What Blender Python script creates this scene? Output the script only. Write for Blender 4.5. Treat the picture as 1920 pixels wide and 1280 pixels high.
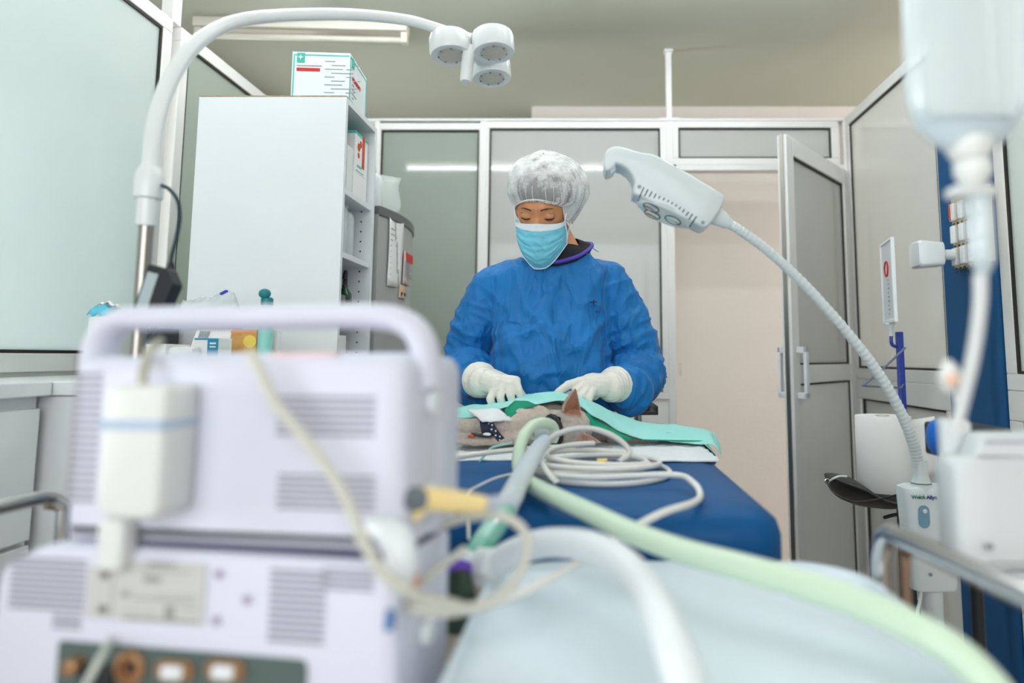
import bpy, math, random
from mathutils import Vector, Matrix, noise
random.seed(7)
PI = math.pi
for o in list(bpy.data.objects): bpy.data.objects.remove(o)
S = bpy.context.scene
C = S.collection
# ------------------------------------------------------------------ camera, world, lights, exposure
FPX, CX, CY, CAMZ = 1280.0, 1105.0, 534.0, 1.15      # focal length in px and the (off-centre) optical axis
PITCH = math.atan(136/1280)
cam_d = bpy.data.cameras.new('camera'); cam = bpy.data.objects.new('camera', cam_d); C.objects.link(cam)
cam.location = (0, 0, CAMZ); cam.rotation_euler = (PI/2+PITCH, 0, 0)
cam_d.sensor_width = 36; cam_d.lens = 24; cam_d.shift_x = -(CX-960)/1920; cam_d.shift_y = -(640-CY)/1920
cam_d.clip_start = 0.02
cam_d.dof.use_dof = True; cam_d.dof.focus_distance = 1.9; cam_d.dof.aperture_fstop = 1.6
S.camera = cam
w = bpy.data.worlds.new('world'); S.world = w; w.use_nodes = True
w.node_tree.nodes['Background'].inputs[0].default_value = (0.80, 0.88, 1.0, 1)
w.node_tree.nodes['Background'].inputs[1].default_value = 0.9
S.view_settings.view_transform = 'Standard'; S.view_settings.look = 'None'
S.view_settings.exposure = 1.50; S.view_settings.gamma = 1; S.view_settings.use_curve_mapping = False
def area(name, loc, size, power, col, target):
    d = bpy.data.lights.new(name, 'AREA'); d.shape = 'RECTANGLE'; d.size, d.size_y = size; d.energy = power; d.color = col
    o = bpy.data.objects.new(name, d); C.objects.link(o); o.location = loc
    o.rotation_euler = (Vector(target)-Vector(loc)).to_track_quat('-Z', 'Y').to_euler(); return o
area('front_fill', (-0.3, -1.8, 1.75), (3.0, 1.6), 22, (0.90, 0.95, 1.0), (-0.1, 2.0, 1.3))  # added fill from behind the camera; the wall there has no window
area('daylight_left_room', (-3.9, 0.9, 1.3), (2.6, 1.3), 22, (0.92, 0.97, 1.0), (-1.4, 1.0, 1.2))
bpy.data.lights['daylight_left_room'].spread = math.radians(95)
area('right_pane_fill', (3.9, 1.8, 2.2), (2.0, 1.0), 14, (0.97, 0.98, 1.0), (1.3, 2.2, 1.3))  # unseen light added to brighten the right panes from behind
area('back_pane_fill', (-2.2, 3.75, 1.5), (0.5, 0.5), 10, (0.95, 1.0, 0.97), (-0.5, 3.6, 1.2))  # unseen light added behind the back partition to brighten its glass
area('corridor_lamp_light', (3.2, 3.7, 2.55), (1.4, 0.3), 36, (1.0, 0.955, 0.91), (2.2, 3.7, 0.5))
TUBE_POWER = 15.0

# ------------------------------------------------------------------ helpers
def P(px, py, Y):
    dx = (px-CX)/FPX; dy = (CY-py)/FPX
    y = math.cos(PITCH)-dy*math.sin(PITCH); z = math.sin(PITCH)+dy*math.cos(PITCH)
    t = Y/y
    return Vector((dx*t, Y, CAMZ+z*t))
def PX(px, py, X):                      # the point of the ray that lies on the plane x = X
    a = P(px, py, 1.0); t = X/a.x
    return Vector((X, t, CAMZ+(a.z-CAMZ)*t))
def PZ(px, py, Z):                      # ... on the plane z = Z
    a = P(px, py, 1.0); t = (Z-CAMZ)/(a.z-CAMZ)
    return Vector((a.x*t, t, Z))
def lin(c):
    c = c/255.0
    return c/12.92 if c <= 0.04045 else ((c+0.055)/1.055)**2.4
def col(r, g, b): return (lin(r), lin(g), lin(b), 1)
MATS = {}
def mat(name, rgb, rough=0.5, metal=0.0, bump=0.0, bscale=40, var=0.0, vscale=8, coat=0.0, trans=0.0, alpha=1.0, sheen=0.0,
        emit=None, estr=0.0, stretch=None, attr=None, crease=0.0, spec=0.5, ior=1.45, sss=0.0, milky=0.0):
    if name in MATS: return MATS[name]
    m = bpy.data.materials.new(name); m.use_nodes = True; MATS[name] = m
    n = m.node_tree.nodes; l = m.node_tree.links; b = n['Principled BSDF']
    b.inputs['Base Color'].default_value = col(*rgb); b.inputs['Roughness'].default_value = rough
    b.inputs['Metallic'].default_value = metal; b.inputs['Coat Weight'].default_value = coat
    b.inputs['Transmission Weight'].default_value = trans; b.inputs['Alpha'].default_value = alpha
    b.inputs['Sheen Weight'].default_value = sheen; b.inputs['IOR'].default_value = ior
    if sss: b.inputs['Subsurface Weight'].default_value = sss; b.inputs['Subsurface Scale'].default_value = 0.01
    if emit: b.inputs['Emission Color'].default_value = col(*emit); b.inputs['Emission Strength'].default_value = estr
    b.inputs['Specular IOR Level'].default_value = spec
    tc = n.new('ShaderNodeTexCoord'); mp = n.new('ShaderNodeMapping'); l.new(tc.outputs['Object'], mp.inputs[0])
    if stretch: mp.inputs['Scale'].default_value = stretch
    src = None
    if attr:
        a = n.new('ShaderNodeVertexColor'); a.layer_name = attr; src = a.outputs['Color']
    nz = n.new('ShaderNodeTexNoise'); nz.inputs['Scale'].default_value = vscale; nz.inputs['Detail'].default_value = 4
    l.new(mp.outputs[0], nz.inputs['Vector'])
    mx = n.new('ShaderNodeMix'); mx.data_type = 'RGBA'; mx.blend_type = 'MULTIPLY'; mx.inputs[0].default_value = 1
    rp = n.new('ShaderNodeMapRange'); rp.inputs['From Min'].default_value = 0.3; rp.inputs['From Max'].default_value = 0.7
    v = max(var, 0.015); rp.inputs['To Min'].default_value = 1-v; rp.inputs['To Max'].default_value = 1.0+v*0.3
    l.new(nz.outputs['Fac'], rp.inputs['Value']); l.new(rp.outputs[0], mx.inputs[7])
    if src: l.new(src, mx.inputs[6])
    else: mx.inputs[6].default_value = col(*rgb)
    l.new(mx.outputs[2], b.inputs['Base Color'])
    if milky:                     # part of the light comes through from the room behind
        tr = n.new('ShaderNodeBsdfTranslucent'); l.new(mx.outputs[2], tr.inputs['Color']); ms = n.new('ShaderNodeMixShader'); ms.inputs[0].default_value = milky
        l.new(b.outputs[0], ms.inputs[1]); l.new(tr.outputs[0], ms.inputs[2]); l.new(ms.outputs[0], n['Material Output'].inputs['Surface'])
    if bump:
        bn = n.new('ShaderNodeTexNoise'); bn.inputs['Scale'].default_value = bscale; bn.inputs['Detail'].default_value = 5
        l.new(mp.outputs[0], bn.inputs['Vector'])
        bp = n.new('ShaderNodeBump'); bp.inputs['Strength'].default_value = bump; bp.inputs['Distance'].default_value = 0.01
        l.new(bn.outputs['Fac'], bp.inputs['Height']); l.new(bp.outputs[0], b.inputs['Normal'])
        if crease:                 # sharp crossing creases of a stiff nonwoven cloth
            last = bp
            for sc_, st_, rot in ((6.0, 1.0, (0, 25, 0)), (9.0, .7, (0, -35, 40)), (19.0, .4, (30, 10, 0))):
                m2 = n.new('ShaderNodeMapping'); m2.inputs['Rotation'].default_value = [math.radians(a) for a in rot]; m2.inputs['Scale'].default_value = (1.0, 1.0, .42)
                l.new(tc.outputs['Object'], m2.inputs[0])
                cn = n.new('ShaderNodeTexNoise'); cn.inputs['Scale'].default_value = sc_; cn.inputs['Detail'].default_value = 1.5; cn.inputs['Distortion'].default_value = .6
                l.new(m2.outputs[0], cn.inputs['Vector'])
                s1_ = n.new('ShaderNodeMath'); s1_.operation = 'SUBTRACT'; s1_.inputs[1].default_value = .5; l.new(cn.outputs['Fac'], s1_.inputs[0])
                s2_ = n.new('ShaderNodeMath'); s2_.operation = 'ABSOLUTE'; l.new(s1_.outputs[0], s2_.inputs[0])
                b2 = n.new('ShaderNodeBump'); b2.inputs['Strength'].default_value = crease*st_; b2.inputs['Distance'].default_value = .06; b2.invert = True
                l.new(s2_.outputs[0], b2.inputs['Height']); l.new(last.outputs[0], b2.inputs['Normal']); last = b2
            l.new(last.outputs[0], b.inputs['Normal'])
    return m

def smooth_path(pts, n=8, closed=False):
    pts = [Vector(p) for p in pts]; out = []
    N = len(pts); rng = range(N if closed else N-1)
    for i in rng:
        if closed: a, b, c, d = pts[(i-1) % N], pts[i], pts[(i+1) % N], pts[(i+2) % N]
        else: a, b, c, d = pts[max(i-1, 0)], pts[i], pts[i+1], pts[min(i+2, N-1)]
        for k in range(n):
            t = k/n
            out.append(0.5*((2*b)+(c-a)*t+(2*a-5*b+4*c-d)*t*t+(3*b-a-3*c+d)*t**3))
    if not closed: out.append(pts[-1])
    return out
def interp(tab, x):
    if x <= tab[0][0]: return tab[0][1]
    for (a, u), (b, v) in zip(tab, tab[1:]):
        if x <= b: return u+(v-u)*(x-a)/(b-a)
    return tab[-1][1]
def frame(z, up=(0, 0, 1)):
    z = Vector(z).normalized(); up = Vector(up)
    if abs(z.dot(up)) > 0.95: up = Vector((0, 1, 0))
    x = up.cross(z).normalized(); y = z.cross(x)
    return Matrix((x, y, z)).transposed()

class MB:
    def __init__(s): s.v = []; s.f = []; s.m = []; s.cols = None
    def add(s, v, f, m=0):
        k = len(s.v); s.v += [Vector(p) for p in v]; s.f += [tuple(i+k for i in q) for q in f]; s.m += [m]*len(f); return s
    def box(s, a, b, m=0, R=None, about=None):
        x0, y0, z0 = a; x1, y1, z1 = b
        v = [Vector(p) for p in ((x0,y0,z0),(x1,y0,z0),(x1,y1,z0),(x0,y1,z0),(x0,y0,z1),(x1,y0,z1),(x1,y1,z1),(x0,y1,z1))]
        if R is not None:
            c = Vector(about) if about is not None else (v[0]+v[6])/2
            v = [R @ (p-c)+c for p in v]
        return s.add(v, [(0,3,2,1),(4,5,6,7),(0,1,5,4),(1,2,6,5),(2,3,7,6),(3,0,4,7)], m)
    def cbox(s, c, size, R=None, m=0):
        c = Vector(c); h = Vector(size)/2
        return s.box(c-h, c+h, m, R)
    def loft(s, rings, m=0, cap=True, closed=False):
        n = len(rings[0]); v = [p for r in rings for p in r]; f = []
        N = len(rings)
        for i in range(N if closed else N-1):
            for j in range(n):
                f.append((i*n+j, i*n+(j+1) % n, ((i+1) % N)*n+(j+1) % n, ((i+1) % N)*n+j))
        if cap and not closed: f.append(tuple(reversed(range(n)))); f.append(tuple((N-1)*n+j for j in range(n)))
        return s.add(v, f, m)
    def tube(s, path, r, seg=12, m=0, closed=False, cap=True, flat=1.0, up=(0, 0, 1)):
        path = [Vector(p) for p in path]; N = len(path)
        T = []
        for i in range(N):
            a = path[(i-1) % N] if closed else path[max(i-1, 0)]; b = path[(i+1) % N] if closed else path[min(i+1, N-1)]
            t = b-a; T.append(t.normalized() if t.length > 1e-9 else Vector((0, 0, 1)))
        u = Vector(up)
        if abs(T[0].dot(u)) > 0.93: u = Vector((0.3, 1, 0))
        x = (u-T[0]*u.dot(T[0])).normalized(); rings = []
        for i in range(N):
            x = (x-T[i]*x.dot(T[i])).normalized(); y = T[i].cross(x)
            if callable(r): rr = r(i/(N-1))
            elif isinstance(r, (list, tuple)):
                q = i/(N-1)*(len(r)-1); k = min(int(q), len(r)-2); rr = r[k]+(r[k+1]-r[k])*(q-k)
            else: rr = r
            rings.append([path[i]+x*math.cos(a)*rr*flat+y*math.sin(a)*rr for a in [2*PI*k/seg for k in range(seg)]])
        return s.loft(rings, m, cap, closed)
    def lathe(s, prof, o=(0, 0, 0), axis=(0, 0, 1), seg=32, m=0, cap=True, sx=1.0, up=(0, 0, 1)):
        A = frame(axis, up); o = Vector(o)
        return s.loft([[o+A @ Vector((r*sx*math.cos(a), r*math.sin(a), h)) for a in [2*PI*k/seg for k in range(seg)]] for r, h in prof], m, cap)
    def sph(s, c, r, R=None, seg=24, rings=14, m=0):
        if isinstance(r, (int, float)): r = (r, r, r)
        c = Vector(c); v = []; f = []
        pts = []
        for i in range(1, rings):
            t = PI*i/rings
            pts.append([Vector((math.sin(t)*math.cos(a)*r[0], math.sin(t)*math.sin(a)*r[1], -math.cos(t)*r[2])) for a in [2*PI*k/seg for k in range(seg)]])
        R = R or Matrix.Identity(3)
        n = len(s.v)
        s.loft([[c+R @ p for p in q] for q in pts], m, cap=False)
        b = len(s.v); s.v += [c+R @ Vector((0, 0, -r[2])), c+R @ Vector((0, 0, r[2]))]
        L = n+(rings-2)*seg
        for k in range(seg):
            s.f.append((b, n+(k+1) % seg, n+k)); s.m.append(m)
            s.f.append((b+1, L+k, L+(k+1) % seg)); s.m.append(m)
        return s
    def cap(s, a, ra, b, rb, seg=20, m=0):
        s.sph(a, ra, seg=seg, m=m); s.sph(b, rb, seg=seg, m=m); return s.tube([a, b], [ra, rb], seg=seg, m=m)
    def chain(s, pts, rs, seg=16):
        for (a, ra), (b, rb) in zip(zip(pts, rs), list(zip(pts, rs))[1:]): s.cap(a, ra, b, rb, seg)
        return s
    def prism(s, poly, M, d, m=0):          # poly in local xy, extruded along local z by d
        a = [M @ Vector((x, y, 0)) for x, y in poly]; b = [M @ Vector((x, y, d)) for x, y in poly]; n = len(poly)
        return s.add(a+b, [tuple(reversed(range(n))), tuple(n+i for i in range(n))]+[(i, (i+1) % n, n+(i+1) % n, n+i) for i in range(n)], m)
    def grid(s, rows, m=0):
        n = len(rows[0]); v = [p for r in rows for p in r]
        return s.add(v, [(i*n+j, i*n+j+1, (i+1)*n+j+1, (i+1)*n+j) for i in range(len(rows)-1) for j in range(n-1)], m)
    def xf(s, M): s.v = [M @ p for p in s.v]; return s

W = {}
def tag(o, label=None, cat=None, group=None, kind=None):
    if label: o['label'] = label
    if cat: o['category'] = cat
    if group: o['group'] = group
    if kind: o['kind'] = kind
    return o
def thing(name, label, cat, loc=(0, 0, 0), rotz=0, group=None, kind=None):
    o = bpy.data.objects.new(name, None); C.objects.link(o); o.empty_display_size = 0.05
    o.location = loc; o.rotation_euler = (0, 0, rotz)
    W[o.name] = Matrix.Translation(loc) @ Matrix.Rotation(rotz, 4, 'Z')
    return tag(o, label, cat, group, kind)
def finish(me, mats, smooth, angle):
    for m in (mats if isinstance(mats, (list, tuple)) else [mats]): me.materials.append(m)
    if smooth:
        me.polygons.foreach_set('use_smooth', [True]*len(me.polygons))
        if angle < 170: me.set_sharp_from_angle(angle=math.radians(angle))
def obj(name, mb, mats, parent=None, loc=None, label=None, bevel=0, bseg=2, sub=0, solid=0, smooth=True, angle=40, local=False, post=0):
    """one mesh object; mb in world coordinates unless local"""
    me = bpy.data.meshes.new(name)
    if parent is not None: M = W[parent.name]
    else: M = Matrix.Translation(Vector(loc if loc is not None else (0, 0, 0)))
    inv = M.inverted()
    v = mb.v if local else [inv @ p for p in mb.v]
    me.from_pydata([tuple(p) for p in v], [], mb.f)
    me.polygons.foreach_set('material_index', mb.m)
    if mb.cols: 
        ca = me.color_attributes.new('tone', 'FLOAT_COLOR', 'POINT')
        for i, c in enumerate(mb.cols): ca.data[i].color = c
    finish(me, mats, smooth, angle); me.update()
    o = bpy.data.objects.new(name, me); C.objects.link(o)
    if parent is not None: o.parent = parent
    else: o.location = M.translation
    W[o.name] = M
    if label: o['label'] = label
    if bevel:
        b = o.modifiers.new('bevel', 'BEVEL'); b.width = bevel; b.segments = bseg; b.limit_method = 'ANGLE'; b.angle_limit = math.radians(35)
    if solid:
        b = o.modifiers.new('solid', 'SOLIDIFY'); b.thickness = solid; b.offset = 0
    if post:
        b = o.modifiers.new('relax', 'SMOOTH'); b.factor = .5; b.iterations = post
    if sub:
        b = o.modifiers.new('sub', 'SUBSURF'); b.levels = sub; b.render_levels = sub
    return o
def fuse(mb, voxel, it=6, fac=0.5):
    """weld overlapping closed shapes into one continuous skin"""
    me = bpy.data.meshes.new('tmp'); me.from_pydata([tuple(p) for p in mb.v], [], mb.f)
    o = bpy.data.objects.new('tmp', me); C.objects.link(o)
    r = o.modifiers.new('r', 'REMESH'); r.mode = 'VOXEL'; r.voxel_size = voxel; r.adaptivity = 0
    q = o.modifiers.new('s', 'SMOOTH'); q.iterations = it; q.factor = fac
    dg = bpy.context.evaluated_depsgraph_get(); dg.update(); e = o.evaluated_get(dg)
    n = bpy.data.meshes.new_from_object(e)
    out = MB(); out.v = [Vector(v.co) for v in n.vertices]; out.f = [tuple(p.vertices) for p in n.polygons]; out.m = [0]*len(out.f)
    out.n = [Vector(v.normal) for v in n.vertices]
    bpy.data.objects.remove(o); bpy.data.meshes.remove(me); bpy.data.meshes.remove(n)
    return out
def text(name, body, size, M, m, parent, depth=0.0006, bold=False):
    cu = bpy.data.curves.new('t', 'FONT'); cu.body = body; cu.size = size; cu.extrude = depth; cu.align_x = 'CENTER'; cu.align_y = 'CENTER'
    if bold: cu.offset = size*0.02
    o = bpy.data.objects.new('t', cu); C.objects.link(o)
    dg = bpy.context.evaluated_depsgraph_get(); dg.update(); n = bpy.data.meshes.new_from_object(o.evaluated_get(dg))
    b = MB(); b.v = [M @ Vector(v.co) for v in n.vertices]; b.f = [tuple(p.vertices) for p in n.polygons]; b.m = [0]*len(b.f)
    bpy.data.objects.remove(o); bpy.data.curves.remove(cu); bpy.data.meshes.remove(n)
    return obj(name, b, m, parent, smooth=False)
def face_m(o, x, y, n=None):            # 4x4 with given axes and origin
    x = Vector(x).normalized(); y = Vector(y).normalized(); z = x.cross(y)
    M = Matrix((x, y, z)).transposed().to_4x4(); M.translation = Vector(o); return M
def dup(root, loc, label=None, group=None):
    r = root.copy(); C.objects.link(r); r.location = loc; W[r.name] = Matrix.Translation(loc)
    if label: r['label'] = label
    if group: r['group'] = group
    for ch in list(root.children):
        c = ch.copy(); C.objects.link(c); c.parent = r
        for g in list(ch.children):
            d = g.copy(); C.objects.link(d); d.parent = c
    return r
def rrect(w, h, r, n=5):
    out = []
    for cx, cy, a0 in ((w/2-r, h/2-r, 0), (-w/2+r, h/2-r, 90), (-w/2+r, -h/2+r, 180), (w/2-r, -h/2+r, 270)):
        for k in range(n+1):
            a = math.radians(a0+90*k/n); out.append((cx+r*math.cos(a), cy+r*math.sin(a)))
    return out

# ------------------------------------------------------------------ materials
frame_w = mat('white_aluminium', (222, 221, 217), 0.35, var=0.02)
gasket = mat('black_gasket', (38, 36, 32), 0.6)
hdpe = mat('white_plastic', (226, 230, 232), 0.38, coat=0.15)
cream = mat('cream_plastic', (222, 224, 220), 0.42)
lav = mat('lavender_white_plastic', (214, 215, 228), 0.5)
lavd = mat('vent_recess_grey', (150, 148, 160), 0.7)
chrome = mat('chrome', (205, 205, 205), 0.16, metal=1.0)
steel = mat('brushed_steel', (170, 165, 158), 0.32, metal=1.0, stretch=(1, 1, 20), bump=0.02)
dark = mat('black_plastic', (34, 38, 42), 0.45)
lam = mat('white_laminate', (224, 227, 228), 0.32, coat=0.1)
paper = mat('white_paper', (232, 232, 230), 0.85, bump=0.05, bscale=300)
tealp = mat('teal_print', (90, 190, 180), 0.6)
redp = mat('red_print', (200, 35, 30), 0.6)
orangep = mat('orange_print', (200, 75, 25), 0.6)
greyp = mat('grey_print', (150, 155, 160), 0.7)
# ------------------------------------------------------------------ the room
XL, XR, YB, CEIL, TOP = -1.47, 1.27, 3.30, 2.70, P(1100, 222, 3.3).z
wallm = mat('painted_plaster', (210, 203, 196), 0.9, bump=0.12, bscale=60, var=0.03, vscale=3)
ceilm = mat('ceiling_paint', (184, 187, 172), 0.95, bump=0.05, bscale=80, var=0.03, vscale=2)
bluew = mat('blue_wall_paint', (2, 78, 128), 0.6, bump=0.08, bscale=120, var=0.06)
floorm = mat('speckled_floor_vinyl', (176, 166, 156), 0.5, var=0.2, vscale=30)
def struct(name, mb, m, label=None, **k):
    o = obj(name, mb, m, **k); o['kind'] = 'structure'
    if label: o['label'] = label
    return o
struct('floor', MB().box((-4.2, -2.0, -0.1), (4.4, 6.2, 0)), floorm, 'brown speckled vinyl floor under the whole room')
struct('ceiling', MB().box((-4.2, -2.0, CEIL), (4.4, 6.2, CEIL+0.1)), ceilm, 'grey-beige painted ceiling over the whole room')
struct('wall_behind', MB().box((-4.2, -2.1, 0), (4.4, -2.0, CEIL)), wallm, 'plaster wall at the near end of the room')
xe = P(997, 200, 4.1).x
struct('wall_outer', MB().box((xe, 4.1, 0), (4.4, 4.2, CEIL)), wallm, 'pale beige plaster wall seen through the open door')
struct('wall_far', MB().box((-4.2, 6.1, 0), (4.4, 6.2, CEIL)), wallm, 'plaster wall in the shade beyond the glazed partition')
struct('wall_outer_left', MB().box((-4.3, -2.0, 0), (-4.2, 6.2, CEIL)), wallm, 'plaster wall beyond the left glazing')
struct('wall_outer_right', MB().box((4.4, -2.0, 0), (4.5, 6.2, CEIL)), wallm, 'plaster wall beyond the right glazing')

gl_back = mat('milky_glass_green', (190, 198, 188), 0.06, milky=.45, alpha=0.96, coat=0.5, var=0.05, vscale=1.5)
gl_mid = mat('milky_glass_grey', (216, 217, 213), 0.07, milky=.4, alpha=0.96, coat=0.5, var=0.03, vscale=1.5)
gl_left = mat('milky_glass_blue', (216, 224, 222), 0.05, milky=.5, alpha=0.96, coat=0.6, var=0.03, vscale=1)
panelm = mat('grey_white_panel', (226, 225, 219), 0.5, var=0.02)
FW = 0.05    # frame section
def back_window(n, px0, px1, py0, py1, gm, label, panel_below=True):
    a = P(px0, py0, YB); b = P(px1, py1, YB)
    m = 0.035
    mb = MB(); y0, y1 = YB, YB+0.05
    mb.box((a.x-m, y0, a.z), (b.x+m, y1, a.z+m)); mb.box((a.x-m, y0, b.z-m), (b.x+m, y1, b.z))
    mb.box((a.x-m, y0, b.z), (a.x, y1, a.z)); mb.box((b.x, y0, b.z), (b.x+m, y1, a.z))
    o = struct('window_%d' % n, mb, frame_w, label, loc=(a.x, YB, b.z), bevel=0.003)
    g = MB(); t = 0.007; y0 = YB+0.004
    g.box((a.x, y0, a.z-t), (b.x, y0+.02, a.z)); g.box((a.x, y0, b.z), (b.x, y0+.02, b.z+t))
    g.box((a.x, y0, b.z+t), (a.x+t, y0+.02, a.z-t)); g.box((b.x-t, y0, b.z+t), (b.x, y0+.02, a.z-t))
    obj('gasket', g, gasket, o)
    obj('pane', MB().box((a.x+t, y0+.012, b.z+t), (b.x-t, y0+.018, a.z-t)), gm, o, label='milky glass pane')
    return o
back_window(1, 715, 890, 243, 735, gl_back, 'tall milky green glass pane of the back partition behind the shelf cabinet')
back_window(2, 918, 1243, 240, 735, gl_mid, 'wide milky grey glass pane of the back partition behind the surgeon')
back_window(3, 1272, 1560, 239, 296, gl_mid, 'low transom pane over the open doorway')
hinge_x = P(1583, 320, YB).x; dl = P(1268, 320, YB).x; dtop = P(1400, 320, YB).z
mb = MB()      # posts and top rail of the back partition
zt = P(1100, 240, YB).z+0.035
mb.box((XL, YB-.005, zt), (XR, YB+.055, TOP))
for a, b in ((697, 707), (898, 911), (1250, 1264)):
    mb.box((P(a, 400, YB).x, YB-.005, 0), (P(b, 400, YB).x, YB+.055, zt))
mb.box((P(1570, 320, YB).x+.035, YB-.005, 0), (XR, YB+.055, zt))
mb.box((dl, YB-.004, dtop), (hinge_x, YB+.054, P(1400, 298, YB).z-.03))
struct('trim_1', mb, frame_w, 'white aluminium posts and head rail of the back partition', bevel=0.004)
mb = MB(); zb = P(1000, 735, YB).z-.035
mb.box((XL, YB+.01, 0), (P(898, 400, YB).x, YB+.04, zb)); mb.box((P(911, 400, YB).x, YB+.01, 0), (P(1250, 400, YB).x, YB+.04, zb))
struct('wall_back', mb, panelm, 'white solid panels under the glazing of the back partition')
# door jamb striker
mb = MB().box((dl+.002, YB-.012, P(1270, 705, YB).z), (dl+.010, YB-.004, P(1270, 680, YB).z))
struct('trim_2', mb, steel, 'small steel hinge on the jamb left of the doorway')

# open door leaf, swung into the room
free = P(1466, 300, 2.72); fx = free.x; fy = 2.72
dv = Vector((fx-hinge_x, fy-YB, 0)); L = dv.length; ang = math.atan2(dv.y, dv.x)
door = thing('door_1', 'white framed glazed door standing open into the room', 'door', (hinge_x, YB, 0), ang, kind='structure')
D = W[door.name]; dh = dtop-.01
mb = MB(); s = 0.075; zm = 1.12; zl = 1.045
mb.box((0, -.02, 0.01), (s, .02, dh)); mb.box((L-s, -.02, .01), (L, .02, dh)); mb.box((s, -.02, dh-s), (L-s, .02, dh)); mb.box((s, -.02, .01), (L-s, .02, .12)); mb.box((s, -.02, zl), (L-s, .02, zm))
obj('door_frame', mb.xf(D), frame_w, door, bevel=0.004)
g = MB()
for z0, z1 in ((zm, dh-s), (.12, zl)):
    t = .008
    g.box((s, -.012, z1-t), (L-s, .012, z1)).box((s, -.012, z0), (L-s, .012, z0+t)).box((s, -.012, z0+t), (s+t, .012, z1-t)).box((L-s-t, -.012, z0+t), (L-s, .012, z1-t))
obj('gasket', g.xf(D), gasket, door)
obj('pane', MB().box((s+.008, -.004, zm+.008), (L-s-.008, .004, dh-s-.008)).xf(D), gl_mid, door)
obj('panel', MB().box((s+.008, -.006, .128), (L-s-.008, .006, zl-.008)).xf(D), panelm, door)
obj('edge_strip', MB().box((L-.001, -.008, .01), (L+.006, .008, dh)).xf(D), steel, door, label='thin metal strip down the free edge')
for sgn in (-1, 1):
    h = MB(); yy = .02*sgn; yo = .06*sgn
    for z in (zm-.12, zm+.06): h.box((L-.065, min(yy, yo), z-.012), (L-.035, max(yy, yo), z+.012))
    h.box((L-.065, min(yo, yo-.012*sgn), zm-.13), (L-.035, max(yo, yo-.012*sgn), zm+.072))
    obj('door_handle', h.xf(D), hdpe, door, bevel=.002, label='white D-shaped pull handle')
for z in (1.85, 1.12, .35):
    obj('hinge', MB().lathe([(.011, -.05), (.011, .05)], (0, -.024, z), seg=16).xf(D), frame_w, door)

# right glazed partition
def side_window(n, X, ya, yb, z0, z1, gm, label, sgn):
    mb = MB(); m = .05; x0, x1 = sorted((X, X+.05*sgn))
    mb.box((x0, ya, z1), (x1, yb, z1+m)).box((x0, ya, z0-m), (x1, yb, z0)).box((x0, ya, z0), (x1, ya+m, z1)).box((x0, yb-m, z0), (x1, yb, z1))
    o = struct('window_%d' % n, mb, frame_w, label, loc=(X, (ya+yb)/2, z0-m), bevel=.003)
    t = .009; g = MB(); xa, xb = sorted((X+.003*sgn, X+.02*sgn)); a, b = ya+m, yb-m
    g.box((xa, a, z1-t), (xb, b, z1)).box((xa, a, z0), (xb, b, z0+t)).box((xa, a, z0+t), (xb, a+t, z1-t)).box((xa, b-t, z0+t), (xb, b, z1-t))
    obj('gasket', g, gasket, o)
    xa, xb = sorted((X+.010*sgn, X+.016*sgn))
    obj('pane', MB().box((xa, a+t, z0+t), (xb, b-t, z1-t)), gm, o)
    return o
zt2 = TOP-.05; zlow = PX(1700, 693, XR).z
ybl0 = PX(1872, 500, XR).y; ybl1 = PX(1775, 500, XR).y
side_window(4, XR, ybl1-.02, YB-.005, zlow, zt2, gl_mid, 'milky glass pane of the right partition between the door and the blue pillar', 1)
side_window(5, XR, .9, ybl0-.005, zlow, zt2, gl_left, 'greenish glass pane of the right partition at the picture edge', 1)
struct('wall_right', MB().box((XR-.012, ybl0, 0), (XR+.12, ybl1, CEIL)), bluew, 'deep blue painted pillar between two right-hand glass panes')
for n, ya, yb in ((3, ybl1, YB-.005), (4, .9, ybl0-.005)):
    mb = MB().box((XR, ya, zlow-.14), (XR+.05, yb, zlow-.05)).box((XR, ya, 0), (XR+.05, ya+.06, zlow-.14)).box((XR, yb-.06, 0), (XR+.05, yb, zlow-.14)).box((XR, ya+.06, 0), (XR+.05, yb-.06, .1))
    o = struct('trim_%d' % n, mb, frame_w, 'white frame of the solid panel below the %s right window' % ('farther' if n == 3 else 'nearer'), bevel=.003)
    z1 = zlow-.14; t = .008
    obj('gasket', MB().box((XR+.01, ya+.06, z1-t), (XR+.02, yb-.06, z1)).box((XR+.01, ya+.06, .1), (XR+.02, ya+.06+t, z1-t)).box((XR+.01, yb-.06-t, .1), (XR+.02, yb-.06, z1-t)), gasket, o)
    obj('panel', MB().box((XR+.022, ya+.06, .1), (XR+.03, yb-.06, z1)), panelm, o)
# left glazed partition
yp = PX(320, 300, XL).y; zl0 = PX(60, 662, XL).z
side_window(6, XL, .55, yp-.035, zl0, zt2, gl_left, 'large bright milky glass pane of the left partition', -1)
side_window(7, XL, yp+.015, PX(500, 300, XL).y+.1, zl0, zt2, gl_back, 'narrower milky glass pane of the left partition behind the arched lamp', -1)
side_window(8, XL, PX(500, 300, XL).y+.1, YB-.005, zl0, zt2, gl_back, 'last milky pane of the left partition behind the cabinet', -1)
struct('wall_left', MB().box((XL-.04, .55, 0), (XL-.01, YB, zl0-.05)), panelm, 'white solid panels under the left glazing')
struct('trim_5', MB().box((XL-.045, yp-.035, TOP-.0), (XL-.005, yp+.015, CEIL)), frame_w, 'white square post from the left partition up to the ceiling')
px_ = P(1253, 150, YB+.03).x
mb = MB().box((px_-.014, YB+.012, TOP), (px_+.014, YB+.04, CEIL)); mb.box((px_-.05, YB-.0, TOP), (px_+.05, YB+.05, TOP+.006)); mb.box((px_-.022, YB+.0, CEIL-.012), (px_+.022, YB+.05, CEIL))
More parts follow.
